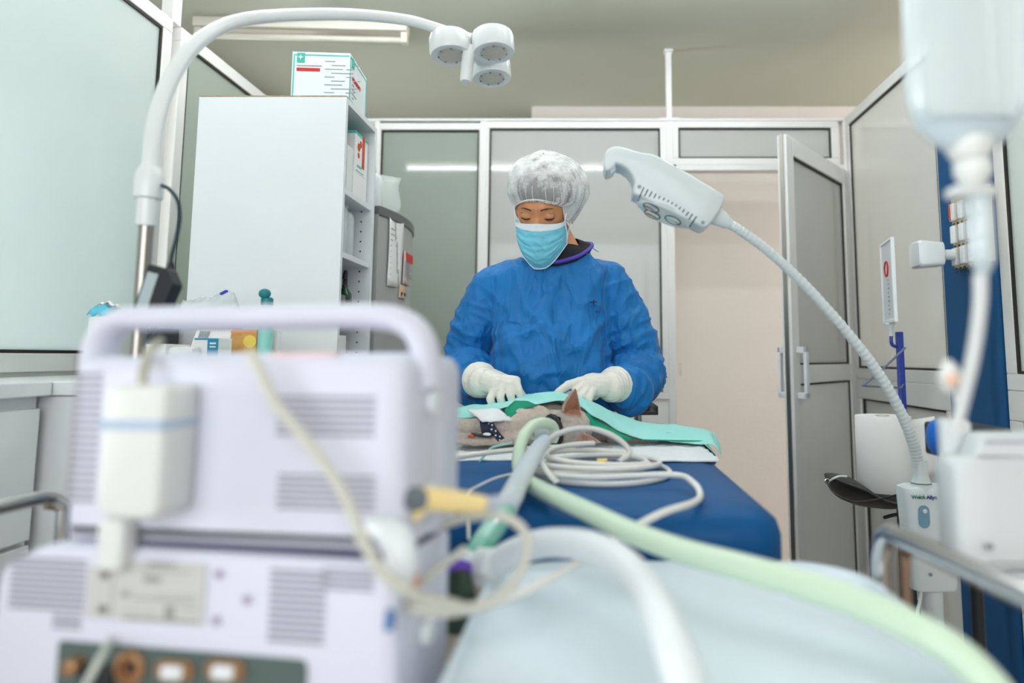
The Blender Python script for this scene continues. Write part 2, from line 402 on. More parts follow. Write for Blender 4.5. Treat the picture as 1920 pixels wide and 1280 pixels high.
struct('trim_6', mb, frame_w, 'thin white bracing post from the back partition up to the ceiling', bevel=.002)

# fluorescent battens
lampm = mat('batten_enamel', (214, 210, 196), 0.5)
tube_on = mat('lit_tube', (255, 255, 255), 0.4, emit=(238, 246, 255), estr=TUBE_POWER)
tube_off = mat('unlit_tube', (212, 208, 194), 0.3)
def batten(x0, y0, x1, y1, on, label):
    a = Vector((x0, y0, CEIL)); b = Vector((x1, y1, CEIL)); d = (b-a).normalized(); s = Vector((-d.y, d.x, 0))
    t = thing('fluorescent_light', label, 'ceiling light', (a+b)/2)
    def bar(u0, u1, w, z0, z1):
        p = a+d*u0; q = a+d*u1; m = MB()
        v = [p-s*w, q-s*w, q+s*w, p+s*w]
        m.add([x+Vector((0, 0, z0)) for x in v]+[x+Vector((0, 0, z1)) for x in v], [(0,3,2,1),(4,5,6,7),(0,1,5,4),(1,2,6,5),(2,3,7,6),(3,0,4,7)]); return m
    Lg = (b-a).length
    obj('housing', bar(0, Lg, .035, -.045, -0.0), lampm, t, bevel=.004)
    for u in (0.0, Lg-.03): obj('end_cap', bar(u, u+.03, .018, -.095, -.045), lampm, t, bevel=.003)
    obj('tube', MB().tube([a+d*.03+Vector((0,0,-.078)), b-d*.03+Vector((0,0,-.078))], .014, 12), tube_on if on else tube_off, t)
    return t
l0 = P(365, 84, 3.0); l1 = P(765, 62, 3.05)
batten(l0.x, 3.0, l1.x, 3.05, False, 'unlit ceiling batten with one bare tube above the left partition')
for x in (-1.45, -.1):
    batten(x, 1.42, x+1.25, 1.42, True, 'lit ceiling batten %s over the near end of the operating table' % ('on the left' if x < -1 else 'on the right'))
    batten(x, 2.42, x+1.25, 2.42, True, 'added unseen lit batten %s above and behind the surgeon' % ('on the left' if x < -1 else 'on the right'))  # extra row kept out of view, added to brighten the back frames

# ------------------------------------------------------------------ worktop and base cabinets on the left
ZC = 1.10; XF = -1.13
base = thing('base_cabinet', 'white base cabinet with drawers along the left partition', 'cabinet', (-1.3, 1.0, 0))
obj('body', MB().box((XL+.005, .5, 0), (XF-.03, 1.45, ZC-.03)), lam, base)
for k, (a, b) in enumerate(((.52, .97), (.985, 1.44))):
    for z0, z1 in ((.78, ZC-.055), (.12, .77)):
        f = obj('drawer' if z0 > .5 else 'door', MB().box((XF-.03, a, z0), (XF-.012, b, z1)), lam, base, bevel=.002)
        obj('handle', MB().tube([(XF-.012, a+.15, z1-.06), (XF+.012, a+.15, z1-.06), (XF+.012, b-.15, z1-.06), (XF-.012, b-.15, z1-.06)], .004, 8), steel, f)
obj('worktop', MB().box((XL+.002, .5, ZC-.03), (XF, 1.452, ZC)), lam, loc=(-1.3, 1, ZC-.03), bevel=.003)
tag(bpy.data.objects['worktop'], 'white worktop ledge under the large left glass pane', 'worktop')
desk = thing('desk', 'white desk crowded with boxes in front of the shelf cabinet', 'desk', (-1.0, 1.7, 0))
obj('desk_top', MB().box((XL+.002, 1.455, ZC-.03), (-.62, 1.97, ZC)), lam, desk, bevel=.003)
obj('front_panel', MB().box((XF-.05, 1.465, 0), (-.66, 1.475, ZC-.032)), lam, desk)
for x in (XL+.03, -.66): obj('side_panel', MB().box((x, 1.47, 0), (x+.02, 1.96, ZC-.03)), lam, desk)
mb = MB().tube(smooth_path([(-1.42, .62, ZC+.03), (-1.40, .9, ZC+.012), (-1.39, 1.1, ZC+.006), (-1.41, 1.25, ZC+.006), (-1.38, 1.44, ZC+.006)], 8), .005, 8)
tag(obj('floor_lead', mb, mat('grey_cord', (95, 98, 100), .6), loc=(-1.4, 1, ZC)), 'dark grey cord lying along the ledge below the large left pane', 'cord')

# ------------------------------------------------------------------ tall shelf cabinet
ca = P(373, 190, 2.0); cb = P(650, 181, 2.0)
cxl, cxr, cy0, cy1, cz = ca.x, cb.x, 2.0, 2.30, cb.z
cab = thing('shelf_cabinet', 'tall white open shelf cabinet beside the left partition', 'cabinet', ((cxl+cxr)/2, 2.15, 0))
obj('side_panel', MB().box((cxl, cy0, 0), (cxr, cy0+.018, cz)), lam, cab, bevel=.001)
obj('side_panel', MB().box((cxl, cy1-.018, 0), (cxr, cy1, cz)), lam, cab, bevel=.001)
for k in range(44):
    z = .35+k*.034
    if z < cz-.05: obj('peg_hole', MB().lathe([(.003, 0), (.003, .0012)], (cxr-.038, cy1-.0185, z), axis=(0, 1, 0), seg=10), gasket, cab, label='dark peg hole')
obj('back_panel', MB().box((cxl, cy0+.018, 0), (cxl+.01, cy1-.018, cz)), lam, cab)
obj('top_board', MB().box((cxl+.01, cy0+.018, cz-.018), (cxr, cy1-.018, cz)), lam, cab)
obj('raw_edge', MB().box((cxl, cy0-.001, cz), (cxr, cy0+.018, cz+.003)), mat('chipped_chipboard', (190, 160, 130), .9, bump=.5, bscale=200, var=.3, vscale=60), cab, label='worn brown chipboard edge')
SH = [PX(645, 350, cxr-.005).z, PX(640, 470, cxr-.005).z, PX(634, 575, cxr-.005).z, PX(632, 662, cxr-.005).z, .8, .45, .08]
for z in SH: obj('shelf', MB().box((cxl+.01, cy0+.018, z-.018), (cxr-.006, cy1-.018, z)), lam, cab, bevel=.001)

def bx(name, label, cat, a, b, m, **k):
    a = Vector(a); b = Vector(b)
    o = obj(name, MB().box(a, b), m, loc=((a.x+b.x)/2, (a.y+b.y)/2, min(a.z, b.z)), bevel=.0015, **k)
    return tag(o, label, cat)
# big glove carton on top
gb = P(546, 183, 2.03); ge = P(656, 95, 2.03)
gx0, gx1, gz1 = gb.x, ge.x, P(600, 98, 2.03).z
car = thing('carton', 'white and teal medical carton on top of the shelf cabinet', 'box', ((gx0+gx1)/2, 2.12, cz+.003))
R8 = Matrix.Rotation(math.radians(4), 4, 'Z'); Mc = Matrix.Translation(((gx0+gx1)/2, 2.03, cz+.003)) @ R8
wd = (gx1-gx0)/2; hh = gz1-cz-.003; dp = .2
obj('body', MB().box((-wd, 0, 0), (wd, dp, hh)).xf(Mc), mat('glossy_card', (222, 230, 230), .45), car, bevel=.001)
mb = MB()
for (x0, x1, z0, z1) in ((-wd+.004, wd-.002, hh-.012, hh-.008), (-wd+.004, -wd+.008, .004, hh-.012), (-wd+.006, wd-.002, .004, .008)): mb.box((x0, -.0012, z0), (x1, 0, z1))
mb.box((wd, .004, hh-.012), (wd+.0012, dp-.004, hh-.008)).box((wd, .004, .004), (wd+.0012, dp-.004, .008))
mb.box((wd, .004, .004), (wd+.0012, .008, hh-.01)).box((wd, dp-.008, .004), (wd+.0012, dp-.004, hh-.01))
obj('teal_border', mb.xf(Mc), tealp, car)
lt_ = mat('logo_teal', (60, 178, 165), .5)
obj('logo_patch', MB().box((-wd+.015, -.002, hh-.035), (-wd+.038, 0, hh-.004)).xf(Mc), lt_, car); obj('logo_patch', MB().box((wd, .02, hh-.035), (wd+.002, .045, hh-.006)).xf(Mc), lt_, car)
cxx, czz = -wd+.0265, hh-.019
st = []
for k in range(8):
    r = .009 if k % 2 == 0 else .0028; a = PI/4*k; st.append((cxx+r*math.sin(a), czz+r*math.cos(a)*1.1))
obj('logo_star', MB().prism(st, Mc @ face_m((0, -.0035, 0), (1, 0, 0), (0, 0, 1)), .001), paper, car)
obj('red_label', MB().box((-wd+.015, -.002, hh-.062), (-wd+.085, 0, hh-.052)).xf(Mc), redp, car); obj('red_label', MB().box((wd, .03, hh-.075), (wd+.002, .12, hh-.064)).xf(Mc), redp, car)
mb = MB()
for k in range(9):
    x0 = -wd+.1+(k % 2)*.02; z = hh-.03-k*.0125; mb.box((x0, -.0014, z), (x0+.03+.012*((k*5) % 4), 0, z+.0022)); 
    if k % 3: mb.box((x0+.065, -.0014, z), (x0+.09, 0, z+.0022))
mb.box((-wd+.015, -.0014, hh-.046), (-wd+.09, 0, hh-.043))
for k in range(5): mb.box((wd, .03, hh-.09-k*.014), (wd+.0014, .05+.015*(k % 3), hh-.088-k*.014))
obj('small_print', mb.xf(Mc), greyp, car)

# things on the shelves (opening faces +x)
xs = cxr-.02
def shelf_box(name, label, ya, yb, z0, h, depth, m, x=None):
    x = x if x is not None else xs
    return bx(name, label, 'box', (x-depth, ya, z0), (x, yb, z0+h), m)
z0 = SH[0]
def bottle(name, label, x, y, z, r, h, m, capm, neck=.35, pump=False, group=None):
    t = thing(name, label, 'bottle', (x, y, z), group=group)
    obj('body', MB().lathe([(r*.92, 0), (r, .004), (r, h*.68), (r*.85, h*.78), (r*neck, h*.86), (r*neck, h*.9)], (x, y, z), seg=24), m, t)
    obj('cap', MB().lathe([(r*neck*1.25, h*.88), (r*neck*1.25, h), (r*neck*1.0, h*1.01)], (x, y, z), seg=20), capm, t)
    return t
lowb = MB()
shelf_box('carton', 'plain white carton under the box with the orange numeral', cy1-.16, cy1-.03, z0, .085, .2, paper)
ob = thing('medicine_box', 'white box with a big orange numeral one on the top shelf', 'box', (xs-.07, cy1-.09, z0+.085))
oz0, oz1 = z0+.085, PX(700, 258, xs).z-.035
obj('body', MB().box((xs-.15, cy1-.155, oz0), (xs, cy1-.03, oz1)), paper, ob, bevel=.001)
obj('teal_lid_edge', MB().box((xs-.151, cy1-.156, oz1-.008), (xs+.001, cy1-.029, oz1+.001)), tealp, ob)
text('numeral', '1', .155, face_m((xs+.0005, cy1-.075, (oz0+oz1)/2+.01), (0, 1, 0), (0, 0, 1)), orangep, ob, .001, True)
obj('flower_print', MB().sph((xs, cy1-.118, oz1-.045), (.001, .014, .014)).sph((xs, cy1-.10, oz1-.030), (.001, .012, .012)).sph((xs, cy1-.118, oz1-.072), (.001, .010, .010)), orangep, ob)
obj('small_print', MB().box((xs, cy1-.13, oz0+.02), (xs+.001, cy1-.09, oz0+.028)).box((xs, cy1-.14, oz0+.006), (xs+.001, cy1-.07, oz0+.009)), tealp, ob)
shelf_box('carton', 'narrow white carton at the near end of the top shelf', cy0+.025, cy0+.07, z0, .19, .2, paper)
shelf_box('carton', 'slim white upright packet in the middle of the top shelf', cy0+.08, cy0+.13, z0, .15, .15, cream)
z1_ = SH[1]
pet = mat('translucent_plastic', (215, 222, 222), .25, alpha=.8)
bottle('bottle', 'nearest white plastic bottle on the middle shelf', xs-.06, cy0+.06, z1_, .036, .19, hdpe, cream, group='bottles on the middle shelf')
bottle('bottle', 'taller clear squeeze bottle in the middle of the middle shelf', xs-.045, cy0+.125, z1_, .034, .205, pet, hdpe, group='bottles on the middle shelf')
bottle('bottle', 'farther clear bottle with a printed band on the middle shelf', xs-.045, cy0+.195, z1_, .032, .19, pet, hdpe, group='bottles on the middle shelf')
z2_ = SH[2]
t = thing('paper_bowl', 'round white dish standing on edge on the third shelf', 'dish', (xs-.05, cy0+.05, z2_))
obj('dish', MB().lathe([(.001, 0), (.05, .004), (.062, .02), (.058, .022), (.045, .01), (.001, .006)], (xs-.07, cy0+.06, z2_+.063), axis=(1, .25, .1), seg=28), hdpe, t)
bx('carton', 'small red and white packet on the third shelf', 'box', (xs-.05, cy0+.03, z2_), (xs, cy0+.06, z2_+.04), redp)
bx('carton', 'grey-green folded pouch on the third shelf', 'pouch', (xs-.1, cy0+.075, z2_), (xs-.01, cy0+.14, z2_+.045), mat('pouch_grey', (120, 128, 120), .7, var=.2, vscale=60))
sp = thing('spray_bottle', 'dark spray bottle with green liquid on the third shelf', 'bottle', (xs-.035, cy0+.2, z2_))
bpx = (xs-.035, cy0+.2, z2_)
obj('body', MB().lathe([(.020, 0), (.022, .003), (.022, .055), (.009, .075), (.009, .085)], bpx), mat('dark_green_glass', (30, 70, 55), .15, coat=.5), sp)
obj('liquid_label', MB().lathe([(.0225, .005), (.0225, .025)], bpx, cap=False), mat('bright_green', (70, 165, 110), .5), sp)
obj('trigger', MB().tube(smooth_path([(bpx[0], bpx[1], z2_+.08), (bpx[0], bpx[1], z2_+.11), (bpx[0]+.004, bpx[1]-.01, z2_+.125), (bpx[0]+.01, bpx[1]-.03, z2_+.118), (bpx[0]+.01, bpx[1]-.035, z2_+.1)], 5), .007, 10), dark, sp)
z3_ = SH[3]
bx('carton', 'white box with a dark stroke on the fourth shelf', 'box', (xs-.15, cy0+.03, z3_), (xs, cy0+.13, z3_+.055), paper)
bx('carton', 'grey card box on the fourth shelf beside the white box', 'box', (xs-.15, cy0+.15, z3_), (xs-.03, cy0+.24, z3_+.04), mat('grey_card', (160, 160, 155), .8))

# ------------------------------------------------------------------ fridge with notices
frx = -.735; fy0, fy1 = 2.34, 2.80; frz = PX(720, 392, frx).z
fr = thing('fridge', 'grey fridge with papers on its door behind the shelf cabinet', 'fridge', (-1.0, 2.57, 0))
fm = mat('grey_fridge_enamel', (158, 162, 158), .35, coat=.2)
def bow(y, ext=0): return frx+.035*(1-((y-(fy0+fy1)/2)/((fy1-fy0)/2))**2)+ext
ys = [fy0+(fy1-fy0)*k/16 for k in range(17)]
obj('cabinet_body', MB().box((-1.3, fy0, .02), (frx-.02, fy1, frz-.02)), fm, fr, bevel=.006)
pts = [(frx-.03, fy0)]+[(bow(y), y) for y in ys]+[(frx-.03, fy1)]
obj('door', MB().prism(pts, Matrix.Translation((0, 0, .06)), frz-.06-.03), fm, fr)
obj('top_rim', MB().prism([(frx-.3, fy0)]+[(bow(y, .006), y) for y in ys]+[(frx-.3, fy1)], Matrix.Translation((0, 0, frz-.035)), .035), mat('rim_grey', (95, 98, 98), .4), fr, bevel=.004)
def notice(label, ya, yb, z0, z1, m, band=None):
    t = thing('notice', label, 'paper', (bow((ya+yb)/2), (ya+yb)/2, z0))
    rows = [[Vector((bow(ya+(yb-ya)*i/6, .003+.004*math.sin(i*.9+z*9)), ya+(yb-ya)*i/6, z)) for i in range(7)] for z in [z0+(z1-z0)*k/8 for k in range(9)]]
    obj('sheet', MB().grid(rows), m, t, solid=.0008)
    g = MB()
    for k in range(9):
        z = z1-.04-k*(z1-z0-.06)/9; y = ya+.012; e = yb-.015-(k*7 % 4)*.012
        g.box((bow(y, .0065), y, z), (bow(y, .0078), e, z+.004))
    obj('print_lines', g, greyp, t)
    if band: obj('header_band', MB().box((bow(ya, .007), ya, z1-.035), (bow(yb, .0095), yb, z1-.002)), band, t)
zz = lambda py, y: CAMZ+(P(720, py, y).z-CAMZ)
notice('white printed sheet on the grey fridge door', 2.40, 2.52, zz(538, 2.45), zz(412, 2.45), paper)
notice('sheet with a red header on the grey fridge door', 2.53, 2.66, zz(535, 2.6), zz(475, 2.6), mat('pinkish_sheet', (205, 190, 185), .8), redp)
notice('small buff note low on the grey fridge door', 2.50, 2.60, zz(560, 2.55), zz(536, 2.55), mat('buff_paper', (215, 180, 150), .8))
bottle('bottle', 'white bottle standing on the fridge', -.80, 2.45, frz, .04, .17, hdpe, cream)
bx('carton', 'small reddish brown packet on the fridge', 'box', (-.86, 2.36, frz), (-.82, 2.39, frz+.12), mat('brown_card', (165, 110, 85), .8))
rows = [[Vector((-.95+.2*i/6+.01*math.sin(k), 2.62+.05*k/6, frz+.02+.20*k/6*(1-.03*i))) for i in range(7)] for k in range(7)]
t = obj('plastic_sleeve', MB().grid(rows), mat('clear_sleeve', (205, 212, 206), .2, alpha=.55), loc=(-.85, 2.62, frz+.02), solid=.002)
tag(t, 'translucent plastic sleeve standing upright on the fridge', 'folder')
# ------------------------------------------------------------------ things on the desk
def dx(px, Y): return P(px, 620, Y).x
def dz(py, Y): return P(400, py, Y).z
t = thing('tissue_box', 'white box at the left end of the desk with a blue mask on it', 'box', (dx(185, 1.75), 1.75, ZC))
obj('box_body', MB().box((dx(163, 1.7), 1.7, ZC), (dx(215, 1.7), 1.85, dz(594, 1.7))), lam, t, bevel=.003)
mk = MB(); mx0, mx1, mzb = dx(160, 1.72), dx(200, 1.72), dz(594, 1.7)
rows = [[Vector((mx0+(mx1-mx0)*i/8, 1.72+.05*k/6, mzb+.006+.028*math.sin(PI*k/6)*(1-.5*abs(i-3)/5)+.004*math.sin(i*2))) for i in range(9)] for k in range(7)]
mo = obj('crumpled_mask', mk.grid(rows), mat('mask_blue_print', (95, 190, 215), .7), loc=(mx0, 1.72, mzb), solid=.002)
tag(mo, 'crumpled blue face mask lying on the white box at the left', 'mask')
obj('white_lining', MB().grid([[p+Vector((.004, .012, .010)) for p in r] for r in rows[2:]]), paper, mo, solid=.0015)
def rough_heap(cx, cy, w, d, h, seed, n=14):
    rows = []
    for j in range(n+1):
        r = []
        for i in range(n+1):
            u = i/n*2-1; v = j/n*2-1
            q = max(0, 1-abs(u)**2.2)*max(0, 1-abs(v)**2.2)
            nz = abs(noise.noise(Vector((u*2.3+seed, v*2.3, seed))))*1.5
            r.append(Vector((cx+u*w/2, cy+v*d/2, ZC+.003+q*h*(.45+nz))))
        rows.append(r)
    return rows
bagt = thing('plastic_bag', 'crumpled clear plastic bag with a blue clip on the desk', 'bag', (dx(390, 1.85), 1.85, ZC))
rows = rough_heap(dx(392, 1.85), 1.85, .17, .12, .0, 3.3)
pb = MB()
z0b = dz(655, 1.85)
rr = []
for j in range(15):
    r = []
    for i in range(21):
        u = i/20; v = j/14
        top = dz(interp([(0, 566), (.3, 560), (.6, 556), (.8, 545), (.9, 550), (1, 572)], u), 1.85)
        z = ZC+.002+(top-ZC)*math.sin(PI*v)**.5*(1-.0*u)+.012*noise.noise(Vector((u*9, v*6, 1)))
        r.append(Vector((dx(342, 1.85)+(dx(442, 1.85)-dx(342, 1.85))*u, 1.80+.1*v, max(z, ZC+.002))))
    rr.append(r)
obj('film', pb.grid(rr), mat('clear_film', (225, 230, 232), .15, alpha=.45, coat=.6), bagt, solid=.001)
obj('blue_clip', MB().cbox((dx(427, 1.84), 1.81, dz(550, 1.84)), (.02, .01, .006), Matrix.Rotation(math.radians(-28), 3, 'Y')), mat('cobalt_plastic', (30, 70, 190), .4), bagt, bevel=.001)
tb = thing('sanitizer_bottle', 'pale aqua bottle with a teal cap on the desk', 'bottle', (dx(499, 1.72), 1.72, ZC))
bw = dx(512, 1.72)-dx(486, 1.72); bc = (dx(498, 1.72), 1.72, 0)
obj('body', MB().lathe([(bw*.45, ZC), (bw*.5, ZC+.004), (bw*.5, dz(600, 1.72)), (bw*.36, dz(580, 1.72)), (bw*.36, dz(570, 1.72))], bc), mat('aqua_plastic', (150, 215, 205), .3, alpha=.92), tb)
obj('cap', MB().lathe([(bw*.42, dz(572, 1.72)), (bw*.42, dz(560, 1.72)), (bw*.3, dz(557, 1.72))], bc), mat('teal_plastic', (15, 125, 130), .3), tb)
obj('spout', MB().sph((bc[0]-.002, 1.71, dz(551, 1.72)), (bw*.42, bw*.4, bw*.36)), MATS['teal_plastic'], tb)
am = thing('amber_box', 'amber and yellow printed box beside the aqua bottle', 'box', (dx(457, 1.75), 1.75, ZC))
obj('body', MB().box((dx(434, 1.72), 1.72, ZC), (dx(482, 1.72), 1.80, dz(618, 1.72))), mat('amber_print', (225, 170, 95), .5, var=.25, vscale=25), am, bevel=.001)
obj('top_stripe', MB().box((dx(434, 1.72), 1.718, dz(625, 1.72)), (dx(482, 1.72), 1.7205, dz(619, 1.72))), mat('deep_amber', (235, 150, 20), .5), am)
obj('round_print', MB().lathe([(.016, 0), (.016, .002)], (dx(470, 1.72), 1.72, dz(640, 1.72)), axis=(0, -1, 0)), mat('yellow_print', (235, 205, 90), .5), am)
bx('printed_leaflet', 'white leaflet with red and grey lines right of the aqua bottle', 'leaflet', (dx(512, 1.76), 1.76, ZC), (dx(522, 1.76), 1.78, dz(618, 1.76)), paper)
cl = thing('desk_calendar', 'white spiral-bound desk calendar in the middle of the desk', 'calendar', (dx(405, 1.74), 1.74, ZC))
A = [dx(372, 1.74), dx(437, 1.74)]; zc1 = dz(617, 1.74)
obj('page', MB().add([(A[0]-.02, 1.70, ZC), (A[1], 1.70, ZC), (A[1], 1.735, zc1), (A[0], 1.735, zc1), (A[0]-.02, 1.702, ZC), (A[1], 1.702, ZC), (A[1], 1.737, zc1), (A[0], 1.737, zc1)], [(0,1,2,3),(7,6,5,4),(0,4,5,1),(3,2,6,7),(0,3,7,4),(1,5,6,2)]), paper, cl)
mb = MB()
for k in range(13):
    x = A[0]+(A[1]-A[0])*(k+.5)/13; mb.tube([(x+.003*math.cos(a), 1.736+.004*math.cos(a), zc1+.004*math.sin(a)) for a in [2*PI*q/8 for q in range(8)]], .0009, 6, closed=True)
obj('spiral_binding', mb, steel, cl)
obj('grey_print', MB().add([(A[0]-.01, 1.703, ZC+.005), (A[0]+.02, 1.703, ZC+.005), (A[0]+.035, 1.731, zc1-.005), (A[0]+.01, 1.731, zc1-.005)], [(0, 1, 2, 3)]), greyp, cl, solid=.0006)
obj('red_print', MB().box((A[1]-.03, 1.706, ZC+.018), (A[1]-.018, 1.709, ZC+.026)), orangep, cl)
bb = thing('medicine_box', 'small blue and white box in front of the desk calendar', 'box', (dx(388, 1.6), 1.62, ZC))
obj('body', MB().box((dx(366, 1.6), 1.6, ZC), (dx(411, 1.6), 1.66, dz(633, 1.6))), paper, bb, bevel=.001)
obj('blue_panel', MB().box((dx(391, 1.6), 1.5985, ZC), (dx(411, 1.6), 1.6, dz(634, 1.6))).box((dx(366, 1.6), 1.5985, dz(637, 1.6)), (dx(391, 1.6), 1.6, dz(633.5, 1.6))), mat('blue_teal_print', (20, 130, 165), .5), bb)
obj('white_print', MB().box((dx(396, 1.6), 1.597, dz(645, 1.6)), (dx(407, 1.6), 1.5985, dz(642, 1.6))).box((dx(396, 1.6), 1.597, dz(651, 1.6)), (dx(407, 1.6), 1.5985, dz(649, 1.6))), paper, bb)
bk = thing('notebook', 'dark brown picture calendar leaning at the left of the desk', 'calendar', (dx(340, 1.82), 1.82, ZC))
obj('cover', MB().box((dx(300, 1.82), 1.82, ZC), (dx(378, 1.82), 1.835, dz(617, 1.82))), mat('brown_picture', (120, 105, 92), .6, var=.5, vscale=14), bk, bevel=.001)
obj('orange_print', MB().box((dx(345, 1.82), 1.8185, dz(650, 1.82)), (dx(370, 1.82), 1.82, dz(641, 1.82))).box((dx(346, 1.82), 1.8185, dz(630, 1.82)), (dx(372, 1.82), 1.82, dz(626, 1.82))), mat('rust_print', (185, 115, 80), .6), bk)
mb = MB()
for k in range(18): mb.cbox((dx(304+k*4, 1.82), 1.827, dz(616.5, 1.82)), (.003, .02, .005))
obj('binding', mb, steel, bk)
bx('notepad', 'flat white pad at the left of the desk', 'notepad', (dx(272, 1.62), 1.6, ZC), (dx(322, 1.62), 1.7, dz(645, 1.62)), paper)
t = obj('crumpled_foil', MB().grid([[Vector((dx(325+3.4*i, 1.58), 1.56+.005*k, dz(652, 1.58)+.006*noise.noise(Vector((i*.9, k*.9, 0)))-.0)) if 0 < k < 8 and 0 < i < 14 else Vector((dx(325+3.4*i, 1.58), 1.56+.005*k, ZC+.001)) for i in range(15)] for k in range(9)]), paper, loc=(dx(345, 1.58), 1.58, ZC), solid=.001)
tag(t, 'crumpled white wrapper in front of the brown calendar', 'wrapper')
bx('handheld_device', 'black hand device lying behind the flat white pad', 'device', (dx(265, 1.72), 1.74, ZC), (dx(305, 1.72), 1.79, dz(616, 1.74)), dark)

# ------------------------------------------------------------------ arched three-pod lamp
lw = mat('lamp_enamel', (232, 236, 236), 0.3, coat=.3)
pole_b = P(258, 560, 1.15)
lamp = thing('examination_lamp', 'white arched three-pod examination lamp on a steel pole', 'lamp', (P(280, 500, 1.15).x, 1.15, 0))
lx = P(281, 330, 1.15).x
obj('base', MB().lathe([(.22, 0), (.22, .02), (.19, .045), (.03, .06), (.02, .1)], (lx, 1.15, 0), seg=40), lw, lamp)
obj('pole', MB().tube([(lx-.004, 1.15, .06), (lx, 1.15, P(280, 420, 1.15).z)], .0115, 20), steel, lamp)
zc_ = lambda py: P(280, py, 1.15).z
obj('collar', MB().lathe([(.0155, zc_(424)), (.0165, zc_(420)), (.0165, zc_(374)), (.0215, zc_(372)), (.0225, zc_(366)), (.0225, zc_(330)), (.0195, zc_(322)), (.015, zc_(312)), (.0135, zc_(306))], (lx, 1.15, 0), seg=32), lw, lamp, label='stepped white swivel collar')
obj('collar_seam', MB().lathe([(.0168, zc_(374)+.0), (.0178, zc_(373)), (.0168, zc_(371.5))], (lx, 1.15, 0), cap=False), gasket, lamp)
arc = [P(a, b, c) for a, b, c in ((283, 325, 1.15), (285, 285, 1.152), (291, 235, 1.16), (306, 180, 1.18), (335, 122, 1.21), (375, 75, 1.25), (425, 46, 1.30), (480, 33, 1.34), (560, 28, 1.40), (640, 27, 1.44), (710, 31, 1.48), (770, 39, 1.51), (820, 53, 1.53), (860, 66, 1.55))]
obj('arm', MB().tube(smooth_path(arc, 8), lambda t: .0152-.0035*t, 20), lw, lamp, label='curved white gooseneck arm')
j0, j1 = P(848, 62, 1.545), P(886, 76, 1.56)
obj('arm_joint', MB().tube([j0, (j0+j1)/2, j1], [.0135, .015, .0155], 20), lw, lamp)
obj('joint_seam', MB().tube([j1-(j1-j0)*.12, j1+(j1-j0)*.02], .0162, 24), mat('silver_seam', (150, 150, 145), .4), lamp)
tilt = Vector((.10, -.10, -1)).normalized()
pods = [P(846, 104, 1.55), P(926, 99, 1.55), P(922, 147, 1.665)]
ctr = P(893, 86, 1.58)
for k, p in enumerate(pods):
    R = .050; H = .052 if k != 2 else .06
    hd = obj('pod', MB().lathe([(R*.80, .0), (R*.94, .001), (R*1.0, -.008), (R*1.0, -H*.72), (R*.93, -H*.93), (R*.7, -H), (.001, -H*1.02)], p, axis=tilt, seg=40), lw, lamp, label='round white lamp pod')
    obj('lens', MB().lathe([(.001, -.002), (R*.56, -.002), (R*.60, .0015), (R*.64, .001)], p, axis=tilt, seg=32), mat('lens_grey', (205, 200, 190), .25, coat=.5, bump=.4, bscale=90), hd)
    T = frame(tilt)
    for a in range(7):
        q = p+T @ Vector((R*.60*math.cos(a*.9+k), R*.60*math.sin(a*.9+k), .001)); obj('lens_clip', MB().sph(q, .0028, seg=8, rings=6), mat('clip_grey', (120, 125, 122), .4), hd)
hub = MB(); hub.tube([j1, ctr, ctr+Vector((.02, .01, -.005))], [.016, .024, .026], 20)
for p in pods: hub.tube([ctr, p-tilt*.03], [.022, .03], 18)
obj('hub', hub, lw, lamp)
h0, h1 = P(880, 88, 1.55), P(873, 154, 1.53)
obj('hand_grip', MB().tube([h0, h0+(h1-h0)*.1, h0+(h1-h0)*.93, h1], [.013, .0155, .0138, .011], 24), lw, lamp)
cp = [P(a, b, c) for a, b, c in ((302, 347, 1.15), (318, 355, 1.14), (333, 376, 1.13), (337, 408, 1.13), (331, 445, 1.12), (322, 480, 1.12), (320, 500, 1.12))]
ad = thing('power_adapter', 'black power adapter with a pale label hanging by a cord at the lamp pole', 'adapter', tuple(P(312, 560, 1.12)))
obj('cord', MB().tube(smooth_path(cp, 8), .0032, 10), mat('dark_teal_cord', (22, 48, 56), .45), ad)
Ma = face_m(P(310, 536, 1.13), (P(330, 545, 1.13)-P(296, 531, 1.13)), (P(318, 505, 1.13)-P(300, 560, 1.13)))
x_ = (P(335, 525, 1.13)-P(285, 512, 1.13)).normalized(); yv = (P(320, 505, 1.13)-P(298, 575, 1.13)).normalized(); yv = (yv-x_*yv.dot(x_)).normalized()
Ma = face_m(P(310, 542, 1.12), x_, yv)
obj('shell', MB().prism([(-.022, -.05), (.022, -.05), (.028, .012), (.010, .034), (-.022, .034)], Ma, .03), dark, ad, bevel=.003)
obj('label_plate', MB().box((-.017, -.045, .0302), (.001, .022, .0312)).xf(Ma), mat('pale_label', (175, 190, 195), .6), ad)
obj('strain_relief', MB().tube([P(320, 512, 1.12), P(321, 492, 1.12)], [.008, .0045], 14), dark, ad)
mb = MB().tube(smooth_path([P(a, b, c) for a, b, c in ((312, 560, 1.13), (325, 570, 1.2), (300, 600, 1.25), (283, 625, 1.3), (262, 650, 1.35), (250, 690, 1.4))], 6), .005, 10)
obj('output_cord', mb, mat('blue_black_cord', (25, 45, 80), .45), ad)

